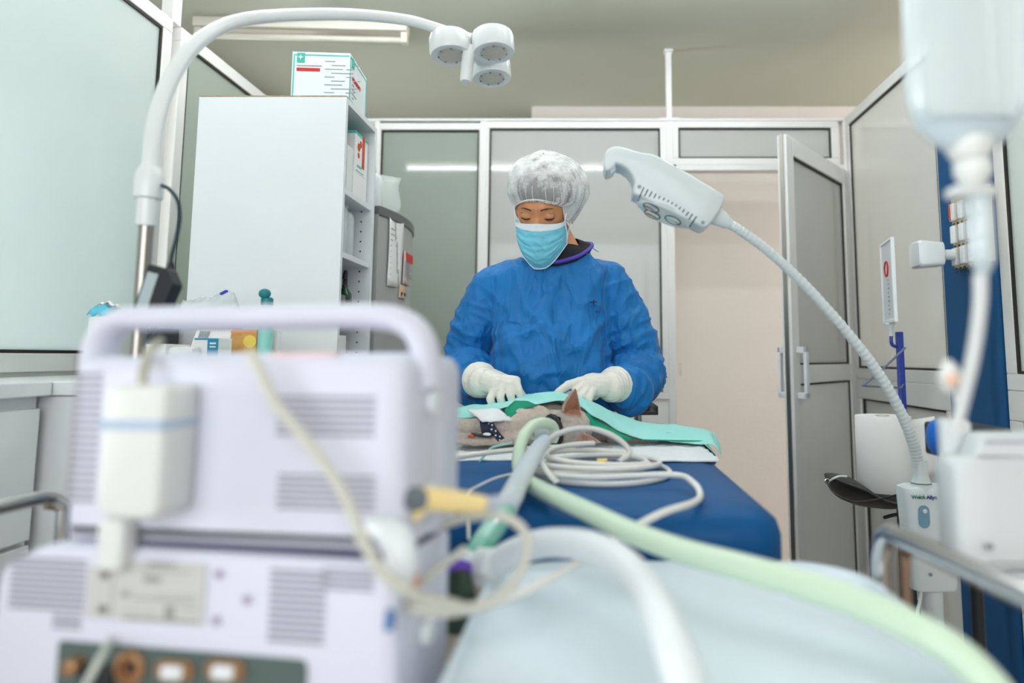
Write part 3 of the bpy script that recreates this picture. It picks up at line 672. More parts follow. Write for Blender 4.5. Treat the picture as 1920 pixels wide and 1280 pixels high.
# ------------------------------------------------------------------ gooseneck exam light
gs = mat('light_shell', (224, 233, 234), 0.35, coat=.15)
YG = 1.42
gb = P(1738, 1000, 1.62)
eg = thing('gooseneck_light', 'white gooseneck exam light with a slotted head and a control box', 'lamp', (gb.x+.004, 1.64, 0))
prof = [(1131,311),(1133,299),(1138,289),(1147,284),(1158,283),(1172,286),(1187,291),(1203,295),(1220,297),(1236,304),(1256,316),(1287,333),(1327,357),(1350,371),(1353,377),(1350,388),(1344,402),(1332,419),(1323,430),(1314,433),(1294,424),(1262,409),(1225,391),(1197,377),(1185,371),(1184,360),(1187,349),(1183,338),(1175,327),(1164,319),(1154,316),(1151,323),(1144,328),(1135,329),(1131,322)]
hw = .040
fr_ = [P(a, b, YG-.0) for a, b in prof]; c0 = sum(fr_, Vector())/len(fr_)
def off(k, y): return [Vector((c0.x+(p.x-c0.x)*k, y, c0.z+(p.z-c0.z)*k)) for p in fr_]
rings = []
n = len(prof)
cen = [P(a, b, YG) for a, b in prof]
# inward normals for rounding the two sides
def inset(d, y):
    out = []
    for i in range(n):
        a, b, c = fr_[i-1], fr_[i], fr_[(i+1) % n]
        t = (c-a).normalized(); nrm = Vector((t.z, 0, -t.x))
        out.append(b+nrm*d+Vector((0, y, 0)))
    return out
ar_ = sum(fr_[i-1].x*fr_[i].z-fr_[i].x*fr_[i-1].z for i in range(n)); sgn = -1 if ar_ > 0 else 1
prof_r = [(.0055, -hw), (.003, -hw+.0015), (.0010, -hw+.005), (0, -hw+.010), (0, hw-.010), (.0010, hw-.005), (.003, hw-.0015), (.0055, hw)]
hd = obj('head', MB().loft([inset(sgn*d, y) for d, y in prof_r]), gs, eg, angle=50, label='pistol-shaped white lamp head')
yf = YG-hw
def fq(px, py, dy=0): return P(px, py, yf+dy)
mb = MB()
sl = [((1207.5, 351), (1198.5, 370.5)), ((1215, 355), (1208.5, 367.5)), ((1222.5, 359), (1217, 369)), ((1230, 363), (1226, 371)), ((1238, 367), (1234.5, 372.5)), ((1246, 371), (1243, 375.5)), ((1254, 375), (1251.5, 378.5)), ((1261, 379), (1259, 382.5)), ((1268.5, 383.5), (1266.5, 386.5)), ((1276, 388), (1273, 392.5)), ((1283, 392.5), (1279.5, 398)), ((1291, 397), (1286, 404.5)), ((1298.5, 401), (1292, 411)), ((1306, 405.5), (1295.5, 421)), ((1198, 372.5), (1196.5, 377)), ((1294.5, 422.5), (1293, 425))]
for (a, b), (c, d) in sl:
    p, q = fq(a, b), fq(c, d); v = (q-p); s_ = Vector((v.z, 0, -v.x)).normalized()*.0011
    for u in (0,): mb.add([p-s_-Vector((0,.0006,0)), p+s_-Vector((0,.0006,0)), q+s_-Vector((0,.0006,0)), q-s_-Vector((0,.0006,0)), p-s_+Vector((0,.002,0)), p+s_+Vector((0,.002,0)), q+s_+Vector((0,.002,0)), q-s_+Vector((0,.002,0))], [(0,1,2,3),(7,6,5,4),(0,4,5,1),(1,5,6,2),(2,6,7,3),(3,7,4,0)])
obj('vent_slots', mb, mat('slot_navy', (30, 34, 56), .6), hd)
mb = MB()
for a, b in ((1199, 350), (1318, 417)): mb.lathe([(.0001, .0008), (.0036, .0008), (.0042, 0)], fq(a, b), axis=(0, -1, 0), seg=16)
obj('screw_recess', mb, mat('recess_grey', (150, 165, 168), .5), hd)
mb = MB()
for k in range(11):
    p = P(1236+k*10.2, 303+k*6.05, YG)
    mb.box((p.x-.002, YG-.024, p.z-.003), (p.x+.002, YG+.024, p.z+.0015), R=Matrix.Rotation(math.radians(31), 3, 'Y'))
obj('cooling_ribs', mb, gs, hd, bevel=.0008)
obj('handle_window', MB().prism([(0, 0), (.012, .001), (.0125, -.008), (.002, -.015)], face_m(fq(1143, 313, .01), (1, 0, 0), (0, 0, 1)), .003), mat('pale_blue_window', (165, 195, 203), .3), hd)
# lens plate
ca_, cb_ = P(1193, 378, YG-.012), P(1297, 424, YG-.012); u_ = (cb_-ca_).normalized(); dn = Vector((u_.z, 0, -u_.x)); dn = dn if dn.z < 0 else -dn
nn = (dn+Vector((0, -.38, 0))).normalized(); vv = nn.cross(u_).normalized(); mid = (ca_+cb_)/2-dn*.001
def ell(c, ru, rv, h, k=28): return [c+u_*ru*math.cos(a)+vv*rv*math.sin(a)+nn*h for a in [2*PI*i/k for i in range(k)]]
L2 = (cb_-ca_).length/2
lp = obj('lens_plate', MB().loft([ell(mid, L2*1.0, .031, -.012), ell(mid, L2*.98, .031, .002), ell(mid, L2*.90, .027, .006)]), mat('lens_plate_white', (215, 226, 225), .25, coat=.4), hd)
for cu, cv in ((-.030, .010), (-.022, -.012), (.022, .0)):
    c_ = mid+u_*cu+vv*cv
    rf = obj('reflector', MB().loft([ell(c_, .017, .012, .0062), ell(c_, .016, .011, .0072), ell(c_, .010, .007, .0066), ell(c_, .004, .003, .0064)]), mat('mirror_reflector', (225, 222, 228), .12, metal=1), lp)
    obj('rim', MB().tube(ell(c_, .0175, .0125, .0068, 24), .0009, 6, closed=True), dark, rf)
nk0 = P(1338, 408, YG)
obj('neck_cone', MB().tube([P(1334, 401, YG), P(1352, 410, YG), P(1366, 420, YG+.004)], [.022, .0175, .0125], 28), gs, eg)
gp = [P(a, b, c) for a, b, c in ((1362, 417, 1.423), (1385, 430, 1.43), (1440, 470, 1.455), (1500, 525, 1.485), (1560, 590, 1.515), (1612, 652, 1.545), (1655, 712, 1.57), (1690, 775, 1.60), (1710, 825, 1.615), (1722, 870, 1.62), (1725, 895, 1.62))]
gpp = smooth_path(gp, 16); Ng = len(gpp)
def gr(t):
    base = .0098+.0035*t
    return base*(1+.05*math.cos(t*2*PI*72))
obj('gooseneck', MB().tube(smooth_path(gp, 60), gr, 20), gs, eg, angle=180, label='ribbed flexible white arm')
zb = lambda py: P(1728, py, 1.62).z
xg = P(1727, 900, 1.62).x
obj('flare', MB().lathe([(.014, zb(862)), (.0155, zb(866)), (.0155, zb(888)), (.020, zb(901)), (.022, zb(904))], (xg, 1.62, 0)), gs, eg)
obj('flare_seam', MB().lathe([(.0222, zb(905.5)), (.0222, zb(904))], (xg, 1.62, 0)), mat('navy_seam', (50, 70, 110), .5), eg)
obj('socket', MB().lathe([(.026, zb(926)), (.024, zb(906))], (xg, 1.62, 0)), gs, eg)
mb = MB()
def bring(z, wx, wy, cx_): return [Vector((cx_+x, 1.63+y, z)) for x, y in rrect(wx, wy, .018, 5)]
cxb = P(1750, 1000, 1.60).x
mb.loft([bring(zb(1106), .085, .05, cxb+.004), bring(zb(1103), .098, .062, cxb+.003), bring(zb(1095), .102, .066, cxb+.003), bring(zb(1000), .109, .07, cxb+.002), bring(zb(922), .116, .072, cxb), bring(zb(914), .112, .068, cxb), bring(zb(910), .095, .055, cxb)])
cbx = obj('control_box', mb, gs, eg, angle=45)
yb_ = 1.63-.0365
def bpxy(px, py): return P(px, py, yb_)
p = bpxy(1740, 932)
text('lettering', 'Welch', .0118, face_m(P(1722, 932, yb_-.0005), (1, 0, .0), (0, 0, 1)), mat('letter_green', (20, 130, 105), .5), cbx, bold=True)
text('lettering', 'Allyn', .0118, face_m(P(1747, 932.5, yb_-.0005), (1, 0, .0), (0, 0, 1)), mat('letter_blue', (35, 60, 140), .5), cbx, bold=True)
a_, b_ = bpxy(1723, 990), bpxy(1742, 947)
w_ = (b_.x-a_.x)/2; cc = (a_+b_)/2
obj('switch_panel', MB().prism([(x, y) for x, y in rrect(2*w_, b_.z-a_.z, w_*.98, 6)], face_m((cc.x, yb_+.0004, cc.z), (1, 0, 0), (0, 0, 1)), .0016), mat('panel_blue', (120, 165, 190), .5), cbx)
obj('button', MB().lathe([(.005, 0), (.005, .0014), (.003, .002)], P(1734, 958, yb_-.0008), axis=(0, -1, 0), seg=20), hdpe, cbx)
obj('screw', MB().lathe([(.004, 0), (.004, .0012)], P(1745, 1077, yb_), axis=(0, -1, 0), seg=12), mat('clip_grey2', (140, 142, 150), .4), cbx)
obj('stand_pole', MB().lathe([(.021, .05), (.022, zb(1140)), (.0225, zb(1140)+.001), (.0225, zb(1104))], (xg+.022, 1.64, 0)), gs, eg)
obj('stand_base', MB().lathe([(.16, 0), (.16, .015), (.14, .04), (.03, .06)], (xg+.022, 1.64, 0), seg=40), gs, eg)
obj('mains_lead', MB().tube(smooth_path([P(1728, 1100, 1.62), P(1724, 1130, 1.61), P(1719, 1160, 1.60), P(1712, 1260, 1.6), Vector((xg-.05, 1.58, .02))], 6), .004, 8), gs, eg)

# ------------------------------------------------------------------ saddle stool with paper rolls
YS = 2.05
seat_c = P(1640, 920, YS)
stl = thing('saddle_stool', 'black saddle stool behind the gooseneck light carrying a paper roll', 'stool', (seat_c.x+.08, YS, 0))
sx0 = P(1549, 900, YS).x; sx1 = P(1745, 900, YS).x
rows = []; N_ = 20
for i in range(N_+1):
    u = i/N_; x = sx0+(sx1-sx0)*u
    top = P(1600, interp([(0, 903), (.04, 893), (.12, 890), (.25, 894), (.33, 915), (.45, 927), (.6, 930), (.8, 930), (1, 925)], u), YS).z
    bot = P(1600, interp([(0, 905), (.04, 922), (.12, 936), (.28, 948), (.5, 951), (.65, 948), (.8, 940), (1, 930)], u), YS).z
    wdt = .145*math.sqrt(max(1-(2*u-1)**2*1.0, .02)); c_ = (top+bot)/2; h_ = (top-bot)/2
    rows.append([Vector((x, YS+wdt*math.cos(a), c_+h_*math.sin(a)*(1-.25*abs(math.cos(a)))+.02*math.cos(a)**2)) for a in [2*PI*k/24 for k in range(24)]])
leather = mat('black_leather', (24, 24, 23), .38, bump=.12, bscale=150, coat=.1)
obj('seat', MB().loft(rows), leather, stl, sub=1, angle=180)
obj('seam_piping', MB().tube(smooth_path([P(1551, 905, YS-.03), P(1565, 925, YS-.09), P(1600, 940, YS-.13), P(1650, 935, YS-.14), P(1690, 925, YS-.13)], 6), .0025, 8), leather, stl)
sxc = seat_c.x+.085
obj('gas_lift', MB().lathe([(.03, .12), (.03, .45), (.022, .46), (.022, seat_c.z-.05), (.05, seat_c.z-.035)], (sxc, YS, 0)), dark, stl)
obj('height_lever', MB().tube(smooth_path([P(1690, 950, YS-.02), P(1688, 962, YS-.02), P(1672, 966, YS-.05), P(1658, 970, YS-.06)], 6), .005, 8), dark, stl)
mb = MB()
for k in range(5):
    a = 2*PI*k/5+.3; mb.tube([(sxc, YS, .12), (sxc+.22*math.cos(a), YS+.22*math.sin(a), .065)], [.025, .016], 10)
obj('star_base', mb, dark, stl)
for k in range(5):
    a = 2*PI*k/5+.3; c_ = Vector((sxc+.22*math.cos(a), YS+.22*math.sin(a), .028))
    obj('caster', MB().lathe([(.028, -.02), (.028, .02)], c_, axis=(math.cos(a+1.2), math.sin(a+1.2), 0), seg=20), dark, stl, bevel=.003)
key = thing('key_ring', 'small silver ring with a pale tag on the stool edge', 'key ring', tuple(P(1552, 902, YS-.03)))
obj('ring', MB().tube([P(1551, 902, YS-.03)+Vector((.007*math.cos(a), 0, .007*math.sin(a))) for a in [2*PI*k/16 for k in range(16)]], .0015, 6, closed=True), chrome, key)
obj('tag', MB().tube(smooth_path([P(1556, 901, YS-.03), P(1564, 896, YS-.05), P(1574, 892.5, YS-.05), P(1588, 893, YS-.05)], 4), .003, 8), hdpe, key)
rc = P(1660, 900, YS); rr_ = (P(1710, 850, YS).x-P(1611, 850, YS).x)/2; zt_ = P(1660, 779, YS).z; zb_ = P(1660, 918, YS).z
prl = thing('paper_roll', 'big white paper roll standing on the black saddle stool', 'paper roll', (rc.x, YS, zb_))
obj('paper', MB().lathe([(.02, zt_), (rr_*.98, zt_), (rr_, zt_-.003), (rr_, zb_+.003), (rr_*.98, zb_)], (rc.x, YS, 0), seg=48), paper, prl)
obj('core', MB().lathe([(.021, zt_+.001), (.018, zt_+.001), (.018, zt_-.03)], (rc.x, YS, 0), seg=24, cap=False), mat('cardboard', (190, 165, 135), .9), prl)
r2c = P(1722, 900, YS+.06)
t = obj('paper_sheet', MB().grid([[P(1690+62*u+8*v, 790+110*v+ -10*u, YS+.03+.06*math.sin(u*2.5)) for u in [k/8 for k in range(9)]] for v in [k/8 for k in range(9)]]), paper, loc=tuple(r2c), solid=.002)
tag(t, 'loose white paper hanging beside the paper roll, behind the gooseneck', 'paper')

# ------------------------------------------------------------------ sign on a blue stand, wire, plug board
sg = thing('sign_holder', 'white framed sign with a red ring on a thin blue stand', 'sign', (P(1685, 800, 2.25).x, 2.25, 0))
bl = mat('cobalt_metal', (18, 52, 150), .35, coat=.2)
xs0, xs1 = P(1684, 700, 2.25).x, P(1695, 700, 2.25).x
obj('stand_post', MB().box((xs0, 2.24, .03), (xs1, 2.26, P(1688, 622, 2.25).z)), bl, sg, bevel=.002)
obj('stand_foot', MB().box((xs0-.01, 2.22, 0), (xs1+.16, 2.32, .03)), bl, sg, bevel=.005)
obj('hook_arm', MB().tube(smooth_path([P(1671, 628, 2.25), P(1671, 640, 2.25), P(1675, 648, 2.25), P(1686, 650, 2.25)], 5), .0055, 10), bl, sg)
A0, A1 = P(1655, 460, 2.25), P(1679, 445, 2.05); B0, B1 = P(1659, 608, 2.25), P(1682, 608, 2.05)
A1 = PX(1679, 445, A0.x+.055); ya1 = A1.y
ex = Vector((-.032, -.160, 0)); q0 = P(1659, 608, 2.32); zt1 = P(1657, 459, 2.32).z
def spt(u, z): return q0+ex*u+Vector((0, 0, z))
Hs = zt1-q0.z; Ms = face_m(q0, ex, (0, 0, 1)); Ls = ex.length
mb = MB().box((0, 0, -.006), (.008, Hs, .006)).box((Ls-.012, 0, -.006), (Ls, Hs, .006)).box((.008, 0, -.006), (Ls-.012, .012, .006)).box((.008, Hs-.008, -.006), (Ls-.012, Hs, .006))
obj('sign_frame', mb.xf(Ms), hdpe, sg, bevel=.002)
obj('sheet', MB().box((.008, .012, -.002), (Ls-.012, Hs-.008, .002)).xf(Ms), mat('sheet_grey_white', (205, 208, 210), .4), sg)
obj('red_ring', MB().tube([Ms @ Vector((Ls*.45+.024*math.cos(a), Hs*.66+.024*math.sin(a), -.003)) for a in [2*PI*k/24 for k in range(24)]]+[], .0035, 8, closed=True).tube([Ms @ Vector((Ls*.45+.024*math.cos(a), Hs*.66+.024*math.sin(a), .003)) for a in [2*PI*k/24 for k in range(24)]], .0035, 8, closed=True), redp, sg)
mb = MB()
for k in range(9):
    for s_ in (-1, 1): mb.box((Ls*.5, Hs*.10+k*.014, min(.002*s_, .0032*s_)), (Ls*.62-.006*(k % 3), Hs*.10+k*.014+.006, max(.002*s_, .0032*s_)))
obj('small_print', mb.xf(Ms), greyp, sg)
c_ = Ms @ Vector((Ls*.5, 0, 0)); nb = P(1671, 629, 2.25)
obj('sign_socket', MB().tube([c_, c_*.6+nb*.4, nb], [.016, .008, .007], 12), hdpe, sg)
mb = MB().tube([P(1697, 652, 2.2), P(1676, 672, 2.15), P(1640, 705, 2.1), P(1618, 723, 2.05)], .0035, 8).tube([P(1618, 723, 2.05), P(1690, 727, 2.2)], .003, 8).tube([P(1690, 727, 2.2), P(1694, 720, 2.245)], .003, 8)
wr = obj('wire_bracket', mb, mat('grey_blue_wire', (110, 125, 140), .4), sg)
# plug board on the blue pillar
bx0 = XR-.012
pb0, pb1 = PX(1782, 370, bx0-.02), PX(1866, 345, bx0-.02)
zb0, zb1 = PX(1790, 505, bx0-.02).z, PX(1783, 372, bx0-.02).z
ya_, yb2 = PX(1850, 400, bx0-.02).y, pb0.y
pbm = mat('beige_board', (198, 182, 148), .6)
brd = thing('plug_board', 'beige plug board with three rows of white switches on the blue pillar', 'plug board', (bx0-.01, (ya_+yb2)/2, zb0))
obj('board', MB().box((bx0-.02, ya_, zb0), (bx0, yb2, zb1)), pbm, brd, bevel=.003)
nx = 4; dy_ = (yb2-ya_)/nx
for r in range(3):
    for k in range(nx):
        y = yb2-dy_*(k+.5); z = zb1-(zb1-zb0)*(.22+.31*r)
        obj('switch', MB().box((bx0-.036, y-dy_*.28, z-.03), (bx0-.02, y+dy_*.28, z+.03)), hdpe, brd, bevel=.004)
    mb = MB()
    for k in range(nx*2):
        y = yb2-(yb2-ya_)*(k+.5)/(nx*2); z = zb1-(zb1-zb0)*(.375+.31*r); mb.box((bx0-.0212, y-.006, z-.004), (bx0-.02, y+.006, z+.003))
        mb.sph((bx0-.02, y, z+.10*(zb1-zb0)*0-.012), .003, seg=8, rings=6)
    obj('marking', mb, mat('dark_marking', (60, 52, 42), .6), brd)
obj('orange_wire', MB().tube([(bx0-.047, yb2-dy_*.5-.012, zb1-.03), (bx0-.047, yb2-dy_*.5-.014, zb1-.085)], .003, 8), orangep, brd)
ya3 = PX(1790, 470, bx0-.08).y
plg = thing('plug_adapter', 'white plug adapter sticking out of the bottom row of the plug board', 'adapter', (bx0-.1, ya3, zb0+.02))
c0_ = P(1766, 475, 2.2); 
xw = P(1742, 475, 2.28).x
pz = P(1766, 475, 2.3).z
yq = yb2-.03
q = PX(1790, 472, bx0-.05)
obj('body', MB().loft([[Vector((bx0-.045-d, yq+a_, q.z-.005+b_)) for a_, b_ in rrect(w1, h1, .012, 4)] for d, w1, h1 in ((.035, .06, .066), (.04, .072, .078), (.115, .082, .090), (.124, .070, .078))]), hdpe, plg)
obj('prongs', MB().tube([(bx0-.04, yq, q.z-.005), (bx0-.082, yq, q.z-.005)], .018, 16), hdpe, plg)
obj('usb_port', MB().cbox((bx0-.105, yq-.032, q.z+.008), (.012, .006, .010)), dark, plg)
obj('blue_print', MB().cbox((bx0-.14, yq-.0315, q.z+.014), (.010, .004, .014)), mat('small_blue', (80, 130, 200), .5), plg)
# ------------------------------------------------------------------ operating table
ZT = .925; TX0, TX1, TY0, TY1 = -.33, .292, 1.03, 1.90
tbl = thing('operating_table', 'steel operating table with a thick navy padded mattress', 'table', (-.02, 1.5, 0))
padm = mat('navy_vinyl', (0, 84, 142), .6, spec=.3, bump=.06, bscale=60, var=.12, vscale=5, coat=.05)
mb = MB(); rings = []
def tring(ins, z, r=.05): return [Vector((( TX0+TX1)/2+x, (TY0+TY1)/2+y, z)) for x, y in rrect(TX1-TX0-2*ins, TY1-TY0-2*ins, r-ins*.5, 6)]
rings = [tring(.02, ZT-.098), tring(.004, ZT-.092), tring(0, ZT-.08), tring(0, ZT-.04), tring(.006, ZT-.020), tring(.022, ZT-.006), tring(.05, ZT), tring(.09, ZT+.0005)]
obj('mattress', MB().loft(rings), padm, tbl, angle=180)
obj('frame', MB().box((TX0+.02, TY0+.03, ZT-.14), (TX1-.02, TY1-.03, ZT-.098)), steel, tbl, bevel=.004)
for x in (TX0-.012, TX1+.004):
    obj('side_rail', MB().box((x, TY0+.06, ZT-.135), (x+.008, TY1-.06, ZT-.105)), steel, tbl, bevel=.002)
obj('corner_bracket', MB().box((TX1-.03, TY0+.0, ZT-.135), (TX1+.012, TY0+.06, ZT-.10)), mat('grey_casting', (150, 152, 155), .5), tbl, bevel=.006)
obj('column', MB().box((-.12, 1.38, .06), (.08, 1.62, ZT-.14)), steel, tbl, bevel=.01)
obj('foot', MB().box((-.28, 1.15, 0), (.24, 1.85, .06)), steel, tbl, bevel=.015)
# absorbent pad
padw = mat('quilted_pad_white', (230, 232, 234), .9, bump=.35, bscale=90)
rows = []
for j in range(41):
    v = j/40; r = []
    for i in range(61):
        u = i/60
        x = TX0+.01+(.282-TX0-.01)*u; yf_ = 1.50+.010*math.sin(u*7)+.035*max(0, .45-u)-.02*max(0, u-.8)
        y = yf_+(1.9-yf_)*v
        q = .0022*(math.sin(u*62)*math.sin(v*44))
        edge = .0 if 2 < j else -.0015
        r.append(Vector((x, y, ZT+.005+q+.003*noise.noise(Vector((x*9, y*9, 4)))+edge)))
    rows.append(r)
t = obj('absorbent_pad', MB().grid(rows), padw, loc=(0, 1.6, ZT), solid=.003)
tag(t, 'white quilted absorbent pad spread on the navy mattress', 'pad')

# surgical drape
drm = mat('mint_drape', (160, 224, 217), .75, bump=.12, bscale=50, var=.04)
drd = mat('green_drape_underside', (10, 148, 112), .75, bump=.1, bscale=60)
front = [(838,790,1.66),(880,780,1.68),(905,775,1.69),(945,766,1.71),(985,762,1.73),(1020,756,1.74),(1055,752,1.74),(1090,766,1.72),(1112,782,1.69),(1140,797,1.71),(1165,812,1.72),(1192,824,1.72),(1230,827,1.735),(1270,829,1.73),(1310,833,1.71),(1338,838,1.69),(1352,856,1.68)]
ridge = [(838,767,1.85),(880,762,1.85),(905,760,1.84),(945,757,1.84),(975,744,1.83),(1000,738,1.82),(1040,741,1.82),(1078,745,1.82),(1100,753,1.83),(1130,765,1.84),(1160,777,1.85),(1195,789,1.87),(1230,795,1.88),(1270,799,1.89),(1300,802,1.89),(1332,812,1.89),(1348,835,1.89)]
A_ = smooth_path([P(*p) for p in front], 6); B_ = smooth_path([P(*p) for p in ridge], 6)
rows = []
nA = len(A_)
for j in range(27):
    v = j/26; r = []
    for i in range(nA):
        a, b = A_[i], B_[i]; x = a.x+(b.x-a.x)*v
        if v <= .72:
            q = v/.72; p = a.lerp(b, q); p.z += .012*math.sin(PI*q)*(.4 if i < 30 else 1.0)
        else:
            q = (v-.72)/.28; p = b+Vector((0, .05*q, -(b.z-ZT-.012)*q**1.6))
        s = 1.0
        p.z += .0035*noise.noise(Vector((p.x*22, p.y*9, 1.3)))*s + .004*(1-abs(noise.noise(Vector((p.x*9+p.y*6, p.y*5, 7)))*2.2))
        if i > nA-12: p.x += 0
        r.append(p)
    rows.append(r)
rd = thing('surgical_drape', 'mint green surgical drape covering the cat and the table end', 'drape', (-.05, 1.8, ZT))
obj('sheet', MB().grid(rows), drm, rd, solid=.0015)
# layered second fold at the right and hanging corner
c_pts = [[P(1200+i*19, 797+i*1.2+(6 if i > 6 else 0), 1.87)+Vector((0, -.10*v, .010-.0*v-(.022)*v)) for i in range(8)] for v in [k/5 for k in range(6)]]
obj('folded_layer', MB().grid([[P(1205+i*12, 811+v*13+i*.35, 1.785-.06*v)+Vector((0, 0, .002*(1-v))) for i in range(12)] for v in [k/4 for k in range(5)]]), drm, rd, solid=.0015)
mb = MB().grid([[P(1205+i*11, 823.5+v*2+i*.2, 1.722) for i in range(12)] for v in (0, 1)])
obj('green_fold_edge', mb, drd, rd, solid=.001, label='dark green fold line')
hang = []
for k in range(9):
    v = k/8
    hang.append([Vector((TX1+.006+.012*math.sin(PI*min(v*1.4, 1))+.004*math.sin(u*9), 1.69+.235*u, A_[-1].z+(B_[-1].z-A_[-1].z)*u+.012-v*(.055+.012*math.sin(u*5)))) for u in [q/12 for q in range(13)]])
hg = [[P(1326, 816, 1.885).lerp(P(1322, 833, 1.69), 1-u) for u in [q/12 for q in range(13)]]]
obj('hanging_corner', MB().grid(hg+hang), drm, rd, solid=.0015)
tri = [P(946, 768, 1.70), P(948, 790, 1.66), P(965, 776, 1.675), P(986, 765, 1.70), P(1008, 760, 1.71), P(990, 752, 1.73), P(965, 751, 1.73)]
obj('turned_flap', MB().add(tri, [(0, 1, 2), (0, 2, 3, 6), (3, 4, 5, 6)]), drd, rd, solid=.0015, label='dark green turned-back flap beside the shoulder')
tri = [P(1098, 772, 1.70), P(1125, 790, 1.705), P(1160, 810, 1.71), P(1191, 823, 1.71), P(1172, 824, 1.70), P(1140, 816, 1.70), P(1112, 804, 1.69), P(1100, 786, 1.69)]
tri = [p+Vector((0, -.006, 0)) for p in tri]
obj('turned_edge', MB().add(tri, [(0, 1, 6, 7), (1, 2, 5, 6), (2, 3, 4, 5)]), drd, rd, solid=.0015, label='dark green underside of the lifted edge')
gz = []
for j in range(7):
    gz.append([P(877+8*i-2.2*j*0+ (6-j)*(4.5), 790-3.6*j-.4*i, 1.63+.012*j)+Vector((0, 0, .003*noise.noise(Vector((i*.7, j*.7, 0))))) for i in range(8)])
t = obj('gauze_swab', MB().grid(gz), padw, loc=tuple(P(900, 785, 1.66)), solid=.004); tag(t, 'folded white gauze swab at the drape edge beside the cat', 'gauze')

# ------------------------------------------------------------------ surgeon
sur = thing('person', 'person in blue surgical gown, white cap and pale blue mask, head bowed over the cat', 'person', (-.11, 2.06, 0))
skin = mat('warm_skin', (214, 150, 106), .5, sss=.08, var=.06, vscale=25, bump=.04, bscale=200)
HC = P(1019, 386, 1.93)
yaw = math.radians(9); pit = math.radians(31); rol = math.radians(3)
Rz = Matrix.Rotation(-yaw, 3, 'Z'); 
F0 = Vector((0, -math.cos(pit), -math.sin(pit))); U0 = Vector((0, -math.sin(pit), math.cos(pit))); 
Hf = Rz @ F0; Hu = Rz @ U0; Hr = Hu.cross(Hf).normalized()           # Hr points to image right when facing the camera?
if Hr.x < 0: Hr = -Hr
q = Matrix.Rotation(-rol, 3, Hf); Hu = q @ Hu; Hr = q @ Hr
def H(r, f, u): return HC+Hr*r+Hf*f+Hu*u
Hm = Matrix((Hr, Hf, Hu)).transposed()
def g(d, s): return math.exp(-d*d/(2*s*s))
def head_mesh(body):
    seg, rg = 72, 54; rings = []
    for i in range(1, rg):
        t = PI*i/rg; r = []
        for k in range(seg):
            a = 2*PI*k/seg
            x, y, z = math.sin(t)*math.cos(a), math.sin(t)*math.sin(a), -math.cos(t)
            rx, ry, rz = .076, .095, .115
            p = Vector((x*rx, y*ry, z*rz))
            if p.z < 0: 
                k_ = min(1, -p.z/.115); p.x *= 1-.36*k_**1.6; 
                if p.y < 0: p.y *= 1-.45*k_
                else: p.y *= 1+.06*k_
            if y > 0:
                fr = max(0, y)**.7
                p.y += .010*g(p.z-.022, .011)*g(abs(p.x)-.024, .030)*fr            # brow
                p.y -= .013*g(p.z+.003, .012)*g(abs(p.x)-.032, .015)*fr            # sockets
                p.y += .019*g(p.x, .0085)*max(0, min(1, (-p.z+.012)/.045))*g(p.z+.032, .022)*fr   # nose
                p.y += .006*g(p.z+.030, .018)*g(abs(p.x)-.042, .016)*fr            # cheek
                p.y += .008*g(p.z+.068, .009)*g(p.x, .022)*fr                      # lips
                p.y += .010*g(p.z+.098, .014)*g(p.x, .022)*fr                      # chin
            r.append(H(p.x, p.y, p.z))
        rings.append(r)
    body.loft(rings)
    for s in (-1, 1):
        body.sph(H(.032*s, .0805, -.001), (.0155, .0125, .0115), R=Hm)                # closed lid
        body.sph(H(.077*s, -.005, -.01), (.008, .019, .030), R=Hm)                    # ear
    body.sph(H(0, .100, -.046), (.011, .011, .009), R=Hm)
    for s in (-1, 1): body.sph(H(.010*s, .096, -.047), (.008, .010, .008), R=Hm)
bd = MB(); head_mesh(bd)
Lsh, Lel, Lwr = P(922, 540, 2.08), P(868, 688, 2.11), P(905, 716, 1.87)
Rsh, Rel, Rwr = P(1150, 533, 2.08), P(1196, 700, 2.11), P(1146, 724, 1.87)
tc = P(1036, 560, 2.06).x
def tor(tab, m, seg=40, ex=2.4):
    rings = []
    for z, rx, ry, cx_, cy_ in tab:
        r = []
        for k in range(seg):
            a = 2*PI*k/seg; c, s = math.cos(a), math.sin(a)
            r.append(Vector((cx_+rx*math.copysign(abs(c)**(2/ex), c), cy_+ry*math.copysign(abs(s)**(2/ex), s), z)))
        rings.append(r)
    m.loft(rings); return m
tor([(1.44, .05, .05, tc+.01, 2.03), (1.42, .12, .07, tc, 2.05), (1.36, .165, .095, tc, 2.06), (1.2, .155, .10, tc, 2.06), (1.05, .135, .095, tc, 2.07), (.92, .165, .11, tc, 2.08), (.84, .16, .11, tc, 2.08)], bd)
bd.chain([H(0, -.03, -.07), P(1052, 475, 2.0), P(1052, 520, 2.05)], [.056, .058, .07])
for S_, E_, W_ in ((Lsh, Lel, Lwr), (Rsh, Rel, Rwr)): bd.chain([S_, E_, W_], [.05, .04, .027])
for s in (-1, 1): bd.chain([Vector((tc+.085*s, 2.08, .86)), Vector((tc+.09*s, 2.07, .48)), Vector((tc+.10*s, 2.09, .09))], [.085, .055, .038])
for s in (-1, 1): bd.chain([Vector((tc+.10*s, 2.10, .05)), Vector((tc+.12*s, 1.98, .035))], [.045, .035])
